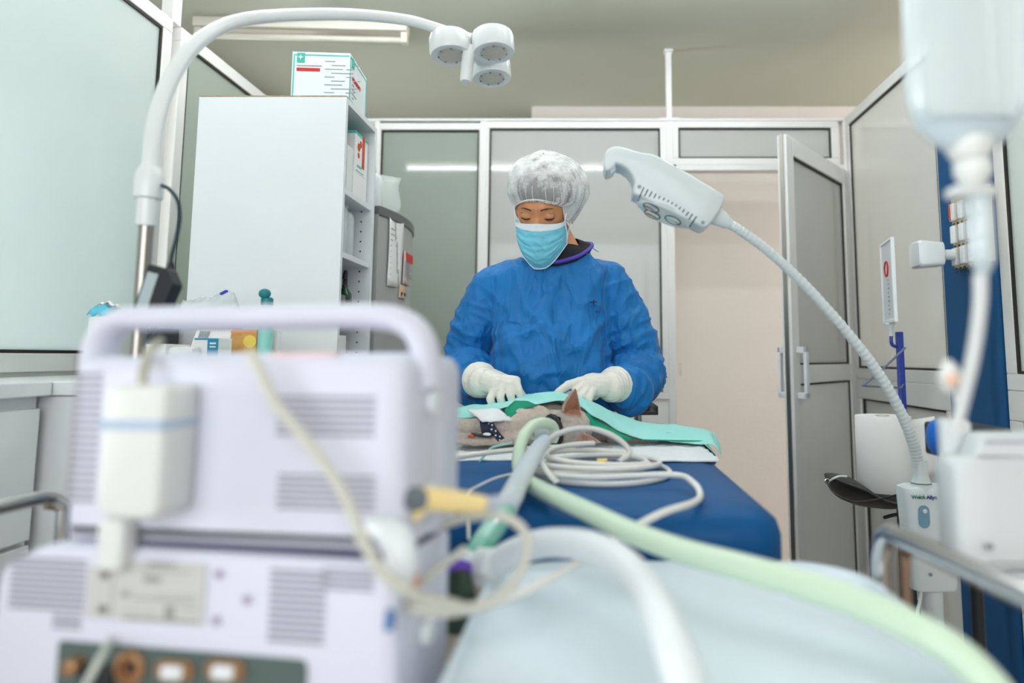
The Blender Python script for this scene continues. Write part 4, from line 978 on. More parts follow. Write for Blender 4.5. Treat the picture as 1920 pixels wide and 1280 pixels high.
# hands, one chain per finger; reused a little fatter for the gloves
def hand_left(m, k):
    m.chain([Lwr, P(918, 715, 1.85), P(934, 722, 1.835)], [.029*k, .031*k, .030*k])
    kn = [P(926, 735, 1.815), P(941, 728, 1.812), P(955, 720, 1.812), P(967, 714, 1.815)]
    for q_ in kn: m.cap(P(922, 716, 1.845), .024*k, q_, .0125*k, 14)
    for a, b in zip(kn, kn[1:]): m.cap(a, .0118*k, b, .0118*k, 14)
    tips = [[(919, 748, 1.80), (924, 760, 1.805), (930, 768, 1.82)], [(938, 745, 1.795), (942, 759, 1.80), (946, 770, 1.82)], [(957, 740, 1.795), (961, 755, 1.80), (963, 768, 1.82)], [(973, 733, 1.80), (978, 748, 1.805), (980, 762, 1.82)]]
    for q_, t_ in zip(kn, tips): m.chain([q_]+[P(*x) for x in t_], [.0108*k, .0100*k, .0092*k, .0078*k], 12)
    m.chain([P(925, 705, 1.86), P(950, 712, 1.86), P(970, 728, 1.85), P(982, 745, 1.84)], [.018*k, .013*k, .011*k, .009*k], 12)
def hand_right(m, k):
    m.chain([Rwr, P(1130, 722, 1.85), P(1108, 722, 1.835)], [.029*k, .030*k, .029*k])
    ix = [P(1086, 716, 1.82), P(1066, 721, 1.80), P(1049, 733, 1.79), P(1036, 745, 1.79)]
    m.cap(P(1112, 718, 1.84), .025*k, ix[0], .0125*k, 14)
    m.chain(ix, [.0122*k, .0105*k, .0095*k, .008*k], 12)
    m.chain([P(1112, 735, 1.85), P(1090, 738, 1.83), P(1070, 741, 1.815), P(1054, 748, 1.81)], [.020*k, .014*k, .0112*k, .009*k], 12)
    for q_ in ([(1092, 722, 1.815), (1080, 733, 1.795), (1080, 752, 1.80), (1086, 768, 1.82)], [(1100, 728, 1.812), (1090, 742, 1.79), (1091, 760, 1.80), (1097, 772, 1.82)], [(1110, 732, 1.812), (1103, 748, 1.795), (1105, 764, 1.80), (1110, 775, 1.82)]):
        pp = [P(*x) for x in q_]; m.cap(P(1112, 722, 1.84), .024*k, pp[0], .012*k, 14); m.chain(pp, [.0112*k, .0102*k, .0092*k, .0078*k], 12)
hand_left(bd, .86); hand_right(bd, .86)
body = fuse(bd, .0042, 3, .4)
obj('body', body, skin, sur, angle=180)
glv = mat('latex_glove', (228, 224, 214), .48, bump=.12, bscale=140, sss=.05)
for fn, wr, e, cz_ in ((hand_left, Lwr, Lel, 1), (hand_right, Rwr, Rel, 1)):
    m = MB(); fn(m, 1.10)
    dvec = (e-wr).normalized(); m.chain([wr, wr+dvec*.035], [.043, .049])
    m = fuse(m, .0020, 3, .5)
    for i, p in enumerate(m.v):                       # cuff creases and skin-tight wrinkles
        d_ = (p-wr).dot(dvec)
        k_ = max(0, min(1, (d_+.03)/.05))
        m.v[i] = p+m.n[i]*(.0016*math.sin(d_*420+3*noise.noise(p*30))*k_+.0008*noise.noise(p*90))
    obj('glove', m, glv, sur, angle=180, label='cream latex glove')
# gown
gn = MB()
tor([(1.455, .070, .060, tc+.03, 2.01), (1.445, .10, .075, tc+.02, 2.02), (1.428, .150, .095, tc+.003, 2.04), (1.39, .185, .115, tc, 2.05), (1.32, .182, .132, tc, 2.05), (1.2, .172, .138, tc, 2.035), (1.05, .178, .135, tc, 2.04), (.95, .20, .125, tc, 2.07), (.8, .215, .135, tc, 2.10), (.42, .24, .16, tc, 2.11)], gn, 56, 2.3)
Lsp, Rsp = P(912, 536, 2.075), P(1160, 530, 2.075)
gn.cap(P(975, 516, 2.05), .055, P(930, 540, 2.07), .070); gn.cap(P(1098, 512, 2.05), .055, P(1140, 535, 2.07), .072)
gn.chain([P(927, 547, 2.07), P(893, 605, 2.09), P(874, 668, 2.11), P(872, 692, 2.08), P(885, 712, 1.99), P(899, 715, 1.91)], [.075, .076, .076, .078, .066, .038])
gn.chain([P(880, 706, 2.08), P(898, 724, 2.0)], [.066, .060]); 
gn.chain([P(1144, 545, 2.07), P(1172, 602, 2.09), P(1193, 672, 2.11), P(1197, 702, 2.08), P(1182, 718, 1.99), P(1162, 724, 1.91)], [.077, .078, .082, .084, .072, .038])
gn.chain([P(1200, 712, 2.09), P(1184, 738, 2.0), P(1168, 738, 1.93)], [.068, .060, .042])
cpt = [P(a, b, c) for a, b, c in ((1012, 486, 1.93), (1035, 491, 1.92), (1058, 488, 1.925), (1084, 480, 1.94), (1102, 469, 1.965), (1110, 460, 2.0), (1102, 456, 2.05), (1062, 458, 2.08), (1012, 464, 2.06), (998, 474, 1.98))]
cring_ = smooth_path(cpt, 4, True); cc_ = sum(cring_, Vector())/len(cring_)
gn.loft([[cc_+(p-cc_)*.94+Vector((0, .004, -.001)) for p in cring_], [cc_+(p-cc_)*1.02+Vector((-.0, .004, -.02)) for p in cring_], [cc_+(p-cc_)*1.22+Vector((-.010, .015, -.055)) for p in cring_], [cc_+(p-cc_)*1.30+Vector((-.01, .02, -.12)) for p in cring_]])
gown = fuse(gn, .0048, 5, .5)
def ridge_n(p): return 1-min(1, abs(noise.noise(p))*3.2)
def seg_d(p, a, b):
    ab = b-a; t = max(0, min(1, (p-a).dot(ab)/ab.length_squared)); return (p-a-ab*t).length, t
armsL = [P(918, 535, 2.07), P(868, 685, 2.10), P(900, 716, 1.90)]; armsR = [P(1152, 532, 2.07), P(1200, 698, 2.10), P(1158, 725, 1.90)]
for i, p in enumerate(gown.v):
    nrm = gown.n[i]; d = 0
    best = None
    for arm, sg_ in ((armsL, -1), (armsR, 1)):
        for (a, b, fa) in ((arm[0], arm[1], 0), (arm[1], arm[2], 1)):
            dd, t_ = seg_d(p, a, b)
            if best is None or dd < best[0]: best = (dd, t_, a, b, fa, sg_)
    dd, t_, a, b, fa, sg_ = best
    wa = max(0, min(1, (.125-dd)/.055)); wa = wa*wa*(3-2*wa)
    if p.z < .9: wa = 0
    ax = (b-a).normalized()
    tilt_ = (ax+Vector((.35*sg_, 0, -.5))*(.7 if fa == 0 else .15)).normalized()
    al = p.dot(tilt_); pr = p-tilt_*al
    amt = (.40+.75*t_**1.5 if fa == 0 else 1.05)
    da = amt*(.0135*(ridge_n(tilt_*al*(9 if fa == 0 else 14)+pr*3.0+Vector((sg_*3, 0, 0)))-.4)+.009*(ridge_n(tilt_*al*27+pr*8)-.4))
    tv = Vector((p.x*7+.9*p.z, p.y*3, p.z*2.6-p.x*sg_*0))
    dt = .011*(ridge_n(tv+Vector((0, 0, 5)))-.4)+.0085*(ridge_n(Vector((p.x*10+p.z*7, p.y*4, p.z*9-p.x*5)))-.4)
    if p.z < 1.25: dt += .010*(ridge_n(Vector((p.x*6-p.z*9, 2, p.z*8+p.x*6)))-.4)
    # V folds from the neck
    gown.v[i] = p+nrm*(wa*da+(1-wa)*dt)
blue = mat('gown_blue', (8, 116, 188), .6, crease=.95, bump=.10, bscale=70, var=.16, vscale=9, sheen=.06, stretch=(1, 1, .5))
gw = obj('gown', gown, blue, sur, angle=180, post=2, label='royal blue surgical gown')
# seams, chest emblem
def on_front(px, py, lift=.004):            # point on the gown front under a pixel (ray against its vertices)
    o_ = Vector((0, 0, CAMZ)); d_ = (P(px, py, 2.0)-o_).normalized(); best = None
    for p in gown.v:
        if p.y > 2.02 and abs(p.z-1.3) < .25: pass
        t_ = (p-o_).dot(d_); e = ((p-o_)-d_*t_).length
        if e < .008 and (best is None or t_ < best): best = t_
    if best is None: best = 1.93
    return o_+d_*(best-lift)
seamp = smooth_path([on_front(a, b, .001) for a, b in ((1138, 505), (1132, 550), (1136, 600), (1137, 650))], 5)
obj('sleeve_seam', MB().tube(seamp, .0016, 8), blue, gw)
ec = on_front(1113, 566, .004); ink = mat('emblem_ink', (12, 40, 80), .7)
st = []
for k in range(8):
    r = (.017, .004)[k % 2] if k not in (0, 4) else (.010 if k == 0 else .024); a = PI/4*k; st.append((r*math.sin(a), r*math.cos(a)))
Me = face_m(ec, (1, .15, 0), (0, 0, 1))
e_ = obj('chest_emblem', MB().prism(st, Me, .0012).box((-.017, -.008, 0), (.017, -.006, .001), R=None) if False else MB().prism([(x*.8, y*.8) for x, y in st], Me, .0012), ink, gw)
mb = MB()
for k in range(5): mb.box((.004+.003*k, -.030-.0*k, 0), (.006+.003*k, -.026, .001))
obj('emblem_lettering', mb.xf(Me), ink, gw)
for p_ in (('collar_binding', mat('purple_binding', (82, 62, 178), .5), .0075),):
    cpt_ = [P(a, b, c) for a, b, c in ((1012, 486, 1.93), (1035, 491, 1.92), (1058, 488, 1.925), (1084, 480, 1.94), (1102, 469, 1.965), (1110, 460, 2.0), (1102, 456, 2.05), (1062, 458, 2.08), (1012, 464, 2.06), (998, 474, 1.98))]
    obj('collar_binding', MB().tube(smooth_path(cpt, 6, True), .0058, 10, closed=True), p_[1], gw, label='purple neck binding')
nc_ = P(1050, 470, 2.0)
us = MB(); r0, r1, r2 = [], [], []
for p in cring_:
    d_ = Vector((p.x-nc_.x, p.y-nc_.y, 0)); dn_ = d_.normalized()
    r0.append(cc_+(p-cc_)*.97+Vector((0, 0, -.012))); r1.append(cc_+(p-cc_)*.95+Vector((0, 0, .002)))
    r2.append(Vector((nc_.x, nc_.y, 0))+dn_*.056+Vector((0, 0, max(nc_.z+.012, p.z+.010))))
obj('undershirt', us.loft([r0, r1, r2], cap=False), mat('black_cotton', (24, 26, 32), .85), sur, label='black undershirt collar', solid=.003)
obj('white_tie', MB().tube([P(1108, 462, 1.985), P(1122, 471, 2.03)], .003, 8), paper, gw)
# trousers and clogs below the table
mb = MB()
for s in (-1, 1): mb.chain([Vector((tc+.085*s, 2.08, .84)), Vector((tc+.09*s, 2.07, .48)), Vector((tc+.10*s, 2.09, .13))], [.098, .078, .062])
obj('trousers', fuse(mb, .008, 4), mat('scrub_navy', (30, 50, 90), .8), sur, angle=180)
for s in (-1, 1):
    mb = MB().chain([Vector((tc+.10*s, 2.12, .055)), Vector((tc+.12*s, 1.97, .045))], [.054, .044]); mb = fuse(mb, .006, 4)
    for i, p in enumerate(mb.v): mb.v[i] = Vector((p.x, p.y, max(p.z, .002)))
    obj('clog', mb, hdpe, sur, angle=180)
# hair and cap
hair = mat('dark_brown_hair', (58, 42, 34), .6, bump=.4, bscale=60, stretch=(1, 1, .2), var=.3, vscale=30)
hb = MB().sph(H(0, -.010, .028), (.086, .102, .098), R=Hm).sph(H(.02, -.10, .0), (.055, .045, .05), R=Hm).sph(H(.075, -.03, -.022), (.018, .034, .030), R=Hm)
hb = fuse(hb, .005, 4)
keep = [i for i, p in enumerate(hb.v)]
for i, p in enumerate(hb.v):
    l_ = Hm.transposed() @ (p-HC)
    lim = .040-.9*max(0, (.05-l_.y))*.9
    if l_.y > .02 and l_.z < .038: hb.v[i] = p-Hf*min(.05, (.038-l_.z)*1.1+.004)
    hb.v[i] = hb.v[i]+hb.n[i]*.0015*noise.noise(p*70)
obj('hair', hb, hair, sur, angle=180)
capm = mat('bouffant_cap', (240, 241, 240), .8)
nt = capm.node_tree; n_ = nt.nodes; bs = n_['Principled BSDF']
tcn = [x for x in n_ if x.type == 'TEX_COORD'][0]
nz = n_.new('ShaderNodeTexNoise'); nz.inputs['Scale'].default_value = 260; nz.inputs['Detail'].default_value = 3
vc = n_.new('ShaderNodeVertexColor'); vc.layer_name = 'tone'
ad_ = n_.new('ShaderNodeMath'); ad_.operation = 'MULTIPLY_ADD'; ad_.inputs[1].default_value = .55
mr = n_.new('ShaderNodeMapRange'); mr.inputs['From Min'].default_value = .30; mr.inputs['From Max'].default_value = 1.05; mr.inputs['To Min'].default_value = .22; mr.inputs['To Max'].default_value = .97
nt.links.new(tcn.outputs['Object'], nz.inputs['Vector']); nt.links.new(nz.outputs['Fac'], ad_.inputs[0]); nt.links.new(vc.outputs['Color'], ad_.inputs[2])
nt.links.new(ad_.outputs[0], mr.inputs['Value']); nt.links.new(mr.outputs[0], bs.inputs['Alpha'])
SEG, RG = 300, 44
def brim(a):
    c, s = math.cos(a), math.sin(a)                   # s=+1 forward
    fwd = max(0, s); bk_ = max(0, -s)
    return Vector((.0785*c*(1+.05*bk_), (.101 if s > 0 else .112)*s, .052*fwd**1.3-.050*bk_**.8-.012*(1-abs(s))-(.035 if c > .3 and s < .5 else 0)*min(1, max(0, c-.3)*2.5)))
def capv(a, t):
    c, s = math.cos(a), math.sin(a); b = brim(a)
    el = -0.75+(PI/2+.75)*t
    R_ = Vector((.111+.012*max(0, c), .114 if s > 0 else .138, 0))
    cx_ = .006
    ce = math.cos(el)**(.8 if el > 0 else 1.0); top = .070+.078*math.sin(el) if el > 0 else .070+.078*math.sin(el)
    low = max(0, -s)
    cz_ = top-.024*max(0, c)*(1-t)**2-.055*low*(1-t)**2-.025*(1-abs(s))*(1-t)**2
    q = Vector((cx_+R_.x*c*ce, R_.y*s*ce-.012, cz_))
    w_ = min(1, t/.24); w_ = w_*w_*(3-2*w_)
    p = b.lerp(q, w_)
    pl = math.sin(a*38+2.2*noise.noise(Vector((c*2, s*2, t*1.2)))*3)*.5+noise.noise(Vector((c*9, s*9, t*1.5)))*1.1
    amp = .0042*math.exp(-((t-.12)/.22)**2)+.0014
    rad = Vector((c, s, .3)).normalized()
    lump = .010*noise.noise(Vector((c*1.7, s*1.7, t*2.2+4)))*min(1, t*3)
    return p+rad*(pl*amp*(1 if t > 0 else 0)+lump)
rows = [[(lambda v: H(v.x, v.y, v.z))(capv(2*PI*k/SEG, min(i/RG, .999))) for k in range(SEG)] for i in range(RG+1)]
cmb = MB().loft(rows, cap=False); cmb.cols = []
for i in range(RG+1):
    t = i/RG
    for k in range(SEG):
        a = 2*PI*k/SEG; c, s_2 = math.cos(a), math.sin(a)
        st_ = noise.noise(Vector((c*20, s_2*20, t*1.6)))*.75+noise.noise(Vector((c*44, s_2*44, t*3)))*.5
        q_ = rows[i][k]
        bl_ = noise.noise(q_*34)*.55+noise.noise(q_*95)*.30
        fr_w = math.exp(-((t-.30)/.22)**2)*max(0, s_2)**1.5*max(0, 1-abs(c)*1.0)
        edge_ = max(0, 1-t/.12)
        f_ = max(0, 1-t/.62)
        v_ = .36+st_*f_*.75+bl_*(1-f_*.6)*.8-.75*fr_w+.3*edge_+.12*t
        v_ = max(0, min(1, v_)); cmb.cols.append((v_, v_, v_, 1))
cp_ = obj('surgical_cap', cmb, capm, sur, solid=.0006, angle=180, label='translucent white bouffant cap')
mb = MB().tube([(lambda v: H(v.x*1.012, v.y*1.012+.001, v.z))(brim(2*PI*k/90)) for k in range(90)], .0022, 8, closed=True)
obj('elastic_band', mb, paper, cp_)
mb = MB()
for k in range(26):
    a = PI/2+(k-12.5)*.115+.03*math.sin(k*5)
    mb.tube([(lambda v: H(v.x*1.012, v.y*1.012, v.z*1.01))(capv(a+.02*math.sin(k+t_*4), t_)) for t_ in [.01+.42*q/8*(.7+.3*math.sin(k*3)) for q in range(9)]], .0008, 5)
obj('pleat_lines', mb, paper, cp_)
# brows, lashes, frown
brow = mat('brow_hair', (88, 58, 42), .8)
for s in (-1, 1):
    bp_ = smooth_path([H(s*.013, .1015, .0205), H(s*.022, .1005, .0235), H(s*.034, .0950, .0245), H(s*.047, .0835, .021)], 6)
    mb = MB()
    for q_ in range(len(bp_)-3):
        for z_ in (-.0012, .0, .0012):
            if abs(z_) > 0 and q_ > len(bp_)-9: continue
            mb.tube([bp_[q_]+Hu*(z_-.0008), bp_[q_+3]+Hu*(z_*.6+.0008)], [.00065, .0002], 5)
    obj('eyebrow', mb, brow, sur)
    pts = [H(s*(.032+.0155*math.cos(a)), .0925-.008*abs(math.cos(a))**1.5, -.0050-.0036*math.sin(a)) for a in [PI*k/10 for k in range(11)]]
    obj('eyelashes', MB().tube(pts, lambda t: .0005+.0012*math.sin(PI*t), 6), mat('lash', (38, 26, 22), .8), sur)
    pts = [H(s*(.032+.0165*math.cos(a)), .0895-.009*abs(math.cos(a))**1.5, .0055+.0035*math.sin(a)) for a in [PI*k/10 for k in range(11)]]
    obj('lid_crease', MB().tube(pts, .0005, 6), mat('crease_brown', (165, 105, 72), .8), sur)
for x in (-.004, .005):
    obj('frown_line', MB().tube([H(x, .1035, .018), H(x*1.3, .1030, .032)], .0003, 6), MATS['crease_brown'], sur)
# mask
maskm = mat('mask_cyan', (118, 200, 222), .7, bump=.25, bscale=40, var=.08, vscale=20)
maskw = mat('mask_white_edge', (222, 232, 238), .75)
NU, NV = 48, 40
def maskp(u, v):
    """u -1..1 across the face, v 0..1 down"""
    au = abs(u)
    halfw = .071-.002*v-(.005*max(0, v-.55)/.45)+(.008*v if u > 0 else 0)
    r_ = halfw*math.sin(u*1.25)/math.sin(1.25)
    fmid = interp([(0, .1135), (.18, .126), (.38, .132), (.6, .126), (.8, .116), (1, .098)], v)
    fside = interp([(0, .052), (.5, .045), (1, .048)], v)
    k_ = math.cos(u*PI/2)**.62 if au < 1 else 0
    f_ = fside+(fmid-fside)*k_
    um = interp([(0, -.019), (1, -.150)], v); us_ = interp([(0, -.024), (1, -.096)], v)
    uu = us_+(um-us_)*math.cos(u*PI/2)**(.8+.9*v) if au < 1 else us_
    if v < .05: uu += .002*g(u, .15)
    pl = 0
    for c0_ in (.30, .45, .60): 
        d_ = v-c0_-.03*au; pl += .0080*(1/(1+math.exp(-d_*150))-.5)*(1-au**2)
    wr_ = .0045*(ridge_n(Vector((u*2.5+v*2.5, v*6-u*1.5, 3)))-.4)*min(1, v*3)
    return H(r_, f_+pl+wr_, uu)
rows = [[maskp(-1+2*i/NU, j/NV) for i in range(NU+1)] for j in range(NV+1)]
fm_ = thing('x', None, None) if False else None
mk_ = obj('face_mask', MB().grid(rows), maskm, sur, solid=.0012, angle=180, label='pale blue pleated face mask')
rows = [[maskp(-1+2*i/NU, -.01+.145*j/8)+Hf*.0014 for i in range(NU+1)] for j in range(9)]
obj('white_top_band', MB().grid(rows), maskw, mk_, solid=.0012, angle=180)
mb = MB()
for u in (-1, 1): mb.tube([maskp(u*.985, j/20)+Hf*.001+Hr*u*.001 for j in range(21)], .0026, 8)
mb.tube([maskp(-1+2*j/40, 1.0)+Hf*.0005 for j in range(41)], .0022, 8)
obj('white_binding', mb, maskw, mk_)
for s in (-1, 1):
    a = maskp(s*.985, .0); b = maskp(s*.985, 1.0)
    mb = MB().tube(smooth_path([a, H(s*.0775, .035, .008), H(s*.0815, .01, .03)], 5), .0018, 6).tube(smooth_path([b, H(s*.078, .02, -.05), H(s*.082, -.02, -.03)], 5), .0015, 6)
    obj('ear_loop', mb, maskw, mk_)
# black tray behind her elbow
t = thing('instrument_tray', 'small black tray behind the surgeon, below her right-hand elbow', 'tray', tuple(P(1215, 775, 2.35)))
a, b = P(1170, 778, 2.3), P(1234, 762, 2.3)
obj('tray', MB().box((a.x, 2.3, a.z), (b.x, 2.55, a.z+.012)).box((b.x-.006, 2.3, a.z), (b.x, 2.55, a.z+.03)), dark, t, bevel=.002)
mb = MB()
for k in range(4): mb.cbox((b.x-.035-.02*k, 2.34+.01*k, a.z+.03), (.022, .03, .04), Matrix.Rotation(.3*k, 3, 'Y'))
obj('clamp', mb, dark, t, bevel=.003)
obj('stand', MB().tube([((a.x+b.x)/2, 2.45, 0.03), ((a.x+b.x)/2, 2.45, a.z)], .014, 12).lathe([(.16, 0), (.16, .02), (.03, .035)], ((a.x+b.x)/2, 2.45, 0)), steel, t)

# ------------------------------------------------------------------ cat
cat = thing('cat', 'short-haired grey and pink cat lying on its side under the mint drape', 'cat', (-.05, 1.72, ZT+.008))
cb_ = MB()
K = P(1068, 803, 1.70)                                  # head centre
Fc = Vector((-.80, -.58, -.08)).normalized(); Uc = Vector((.52, -.74, .10)); Uc = (Uc-Fc*Uc.dot(Fc)).normalized(); Rc = Fc.cross(Uc).normalized()
if Rc.z < 0: Rc = -Rc
Km = Matrix((Rc, Fc, Uc)).transposed()
def Kp(r, f, u): return K+Rc*r+Fc*f+Uc*u
cb_.sph(Kp(0, -.005, .005), (.047, .052, .045), R=Km); cb_.sph(Kp(0, .028, -.012), (.024, .030, .021), R=Km)
for s in (-1, 1): cb_.sph(Kp(.024*s, .008, -.012), (.022, .026, .024), R=Km); cb_.sph(Kp(.017*s, .031, .012), (.011, .009, .009), R=Km)
# ears as shells
def ear(tip, b0, b1, fr_):
    mid_ = (b0+b1)/2; out = MB(); rings = []
    for k in range(9):
        t_ = k/8; w0 = b0.lerp(tip, t_)+(b0-b1)*.20*math.sin(PI*min(1, t_*1.05)); w1 = b1.lerp(tip, t_)+(b1-b0)*.06*math.sin(PI*t_)
        bow_ = .016*(1-t_)*math.sin(PI*.5+.0); r = []
        for side, off_ in ((1, .0030), (-1, -.0030)):
            for q_ in range(9):
                u = q_/8 if side == 1 else 1-q_/8
                p = w0.lerp(w1, u)-fr_*bow_*4*u*(1-u)*1.0+fr_*off_+(mid_-tip)*(-.0)+(tip-mid_)*.0
                p += (tip-mid_)*(.18*4*u*(1-u))*(1-t_)*.5*(0 if t_ < .02 else 1)
                r.append(p)
        rings.append(r)
    rings[-1] = [tip+(p-tip)*.6 for p in rings[-1]]
    out.loft(rings); return out
fr1 = Vector((-.55, -.82, .0)).normalized()
e1t, e1a, e1b = P(1079, 726, 1.69), P(1054, 773, 1.675), P(1089, 784, 1.69)
E1 = ear(e1t, e1a, e1b, fr1)
e2t, e2a, e2b = P(1128, 829, 1.66), P(1088, 812, 1.665), P(1083, 833, 1.665)
fr2 = Vector((-.2, -.85, .45)).normalized()
E2 = ear(e2t, e2a, e2b, fr2)
cb_.add(E1.v, E1.f); cb_.add(E2.v, E2.f)
cb_.sph((e1a+e1b)/2+Vector((0, .006, -.008)), (.018, .012, .014)); cb_.sph((e2a+e2b)/2+Vector((0, .008, 0)), (.012, .012, .012))
# neck, chest, trunk, haunch
cb_.chain([Kp(0, -.02, -.015), P(1040, 800, 1.76), P(1010, 800, 1.77)], [.040, .046, .052])
cb_.chain([P(1000, 800, 1.765), Vector((-.10, 1.80, ZT+.055)), Vector((.0, 1.83, ZT+.048)), Vector((.08, 1.84, ZT+.034))], [.050, .052, .044, .028])
cb_.chain([P(1006, 793, 1.74), P(978, 790, 1.70), P(955, 798, 1.68)], [.046, .032, .025])
cb_.chain([P(955, 798, 1.68), P(915, 800, 1.67), P(880, 801, 1.67), P(850, 799, 1.67), P(832, 801, 1.67), P(815, 804, 1.66)], [.024, .0215, .021, .020, .021, .017], 18)   # upper foreleg
cb_.chain([P(985, 815, 1.69), P(930, 822, 1.66), P(890, 825, 1.65), P(860, 823, 1.65), P(835, 824, 1.64)], [.024, .016, .0135, .0125, .016], 16)       # lower foreleg
for dy_ in (-.010, 0, .010): cb_.sph(P(812, 804, 1.66)+Vector((-.006, dy_, -.003)), (.011, .0065, .009))
cb_.chain([Vector((.08, 1.83, ZT+.030)), Vector((.06, 1.81, ZT+.020)), Vector((.13, 1.80, ZT+.015)), Vector((.17, 1.80, ZT+.014))], [.026, .018, .011, .011])
cb_.chain([Vector((.08, 1.85, ZT+.030)), Vector((.07, 1.86, ZT+.020)), Vector((.14, 1.86, ZT+.015)), Vector((.18, 1.86, ZT+.014))], [.026, .018, .012, .011])
cb_.chain([Vector((.10, 1.84, ZT+.028)), Vector((.16, 1.83, ZT+.013)), Vector((.21, 1.83, ZT+.012))], [.014, .009, .006])
cm = fuse(cb_, .0022, 3, .5)
fur, pinks, greyf, darkf = Vector((.50, .44, .385)), Vector((.74, .61, .52)), Vector((.38, .345, .31)), Vector((.12, .09, .075))
cm.cols = []
for i, p in enumerate(cm.v):
    n1 = noise.noise(p*38)*.5+.5; n2 = noise.noise(p*160+Vector((5, 0, 0)))*.5+.5
    l_ = Km.transposed() @ (p-K)
    hd_ = max(0, min(1, (.062-l_.length)/.014))
    sk = max(0, min(1, (P(960, 800, 1.69).x-.02-p.x)/.04)) if p.x < -.15 else 0
    c_ = pinks*.95
    gmix = max(hd_*.85, sk*.8)
    c_ = c_.lerp(greyf.lerp(fur, n1), gmix)
    if l_.length < .07 and l_.z < -.015 and l_.y > -.01: c_ = c_.lerp(pinks, .5)
    if p.x < -.20 and p.z < ZT+.034: c_ = c_.lerp(pinks, .75)
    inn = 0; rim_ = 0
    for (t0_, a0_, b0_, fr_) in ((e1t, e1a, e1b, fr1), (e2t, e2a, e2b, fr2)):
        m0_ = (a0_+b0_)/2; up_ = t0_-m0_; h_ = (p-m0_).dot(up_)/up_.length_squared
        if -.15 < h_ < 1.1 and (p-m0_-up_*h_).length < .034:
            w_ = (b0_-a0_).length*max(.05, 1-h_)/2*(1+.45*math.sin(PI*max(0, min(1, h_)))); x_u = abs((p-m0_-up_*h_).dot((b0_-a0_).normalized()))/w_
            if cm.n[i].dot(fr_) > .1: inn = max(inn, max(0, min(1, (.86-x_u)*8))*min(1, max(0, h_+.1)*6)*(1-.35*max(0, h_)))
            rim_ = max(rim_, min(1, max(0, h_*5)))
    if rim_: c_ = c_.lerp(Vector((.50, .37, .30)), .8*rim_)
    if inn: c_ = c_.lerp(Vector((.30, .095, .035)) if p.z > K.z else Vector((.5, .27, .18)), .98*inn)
    c_ = c_*((.82+.3*n2) if gmix > .3 else (.93+.08*n2))
    if (gmix > .3): c_ = c_*(.88+.22*n1)
    cm.cols.append((c_.x, c_.y, c_.z, 1))
    cm.v[i] = p+cm.n[i]*(.0007*noise.noise(p*220)+.0010*noise.noise(Vector((p.x*40, p.y*40, p.z*40))))
furm = mat('cat_coat', (255, 255, 255), .8, attr='tone', bump=.5, bscale=420, var=.12, vscale=120, sheen=.2)
obj('body', cm, furm, cat, angle=180)
def on_cat(px, py):
    o_ = Vector((0, 0, CAMZ)); d_ = (P(px, py, 2.0)-o_).normalized(); best = None
    for p in cm.v:
        t_ = (p-o_).dot(d_)
        if ((p-o_)-d_*t_).length < .004 and (best is None or t_ < best): best = t_
    return o_+d_*(best or 1.68)
ey = on_cat(1046, 785)
obj('eye', MB().sph(ey, (.0062, .0045, .0050)), mat('cat_eye', (30, 32, 34), .08, coat=1), cat, label='small dark glossy eye')
obj('eye_rim', MB().tube([ey+Vector((.0068*math.cos(a), -.0030, .0052*math.sin(a))) for a in [2*PI*k/14 for k in range(14)]], .0011, 6, closed=True), mat('eye_rim', (60, 48, 42), .7), cat)
# wristband on the foreleg
wbt = thing('leg_band', 'navy patterned band with white marks round the cat foreleg', 'band', tuple(P(915, 810, 1.66)))
nav = mat('navy_webbing', (30, 42, 66), .6, var=.2, vscale=60)
ax = (P(915, 800, 1.67)-P(880, 801, 1.67)).normalized()
oc = P(914, 803, 1.668)
def rb(c, ax_, r, w_, n=28, sq=1.0):
    T = frame(ax_); rr = []
    for h, k_ in ((-w_/2, .99), (-w_/2, 1.09), (w_/2, 1.09), (w_/2, .99)):
        rr.append([c+T @ Vector((r*k_*math.cos(a)*sq, r*k_*math.sin(a), h)) for a in [2*PI*q/n for q in range(n)]])
    m = MB(); m.loft(rr, cap=False); m.loft([rr[3], rr[0]], cap=False); return m
obj('strap', rb(oc, (ax+Vector((0, 0, .25))).normalized(), .0255, .022), nav, wbt, angle=35)
mb = rb(oc+Vector((.022, -.004, -.004)), (ax+Vector((.1, 0, .75))).normalized(), .0275, .016)
obj('patterned_strap', mb, nav, wbt, angle=35)
mb = MB(); T = frame((ax+Vector((.1, 0, .75))).normalized())
for q_ in range(22):
    a = 2*PI*q_/22; c_ = oc+Vector((.022, -.004, -.004))+T @ Vector((.0302*math.cos(a), .0302*math.sin(a), .003*(1 if q_ % 2 else -1)))
    rad = (T @ Vector((math.cos(a), math.sin(a), 0))); 
    mb.sph(c_, .0022, seg=8, rings=6)
obj('white_marks', mb, paper, wbt)
obj('buckle', MB().tube(smooth_path([P(885, 812, 1.64), P(900, 816, 1.632), P(915, 818, 1.63), P(925, 815, 1.64)], 4), [.004, .0075, .0065, .004], 10, flat=.5), dark, wbt)
obj('white_tab', MB().sph(P(913, 814, 1.628), (.010, .004, .004)), hdpe, wbt)
obj('rust_clip', MB().sph(P(884, 817, 1.635), (.009, .005, .004)), mat('rust_orange', (190, 85, 45), .6), wbt)
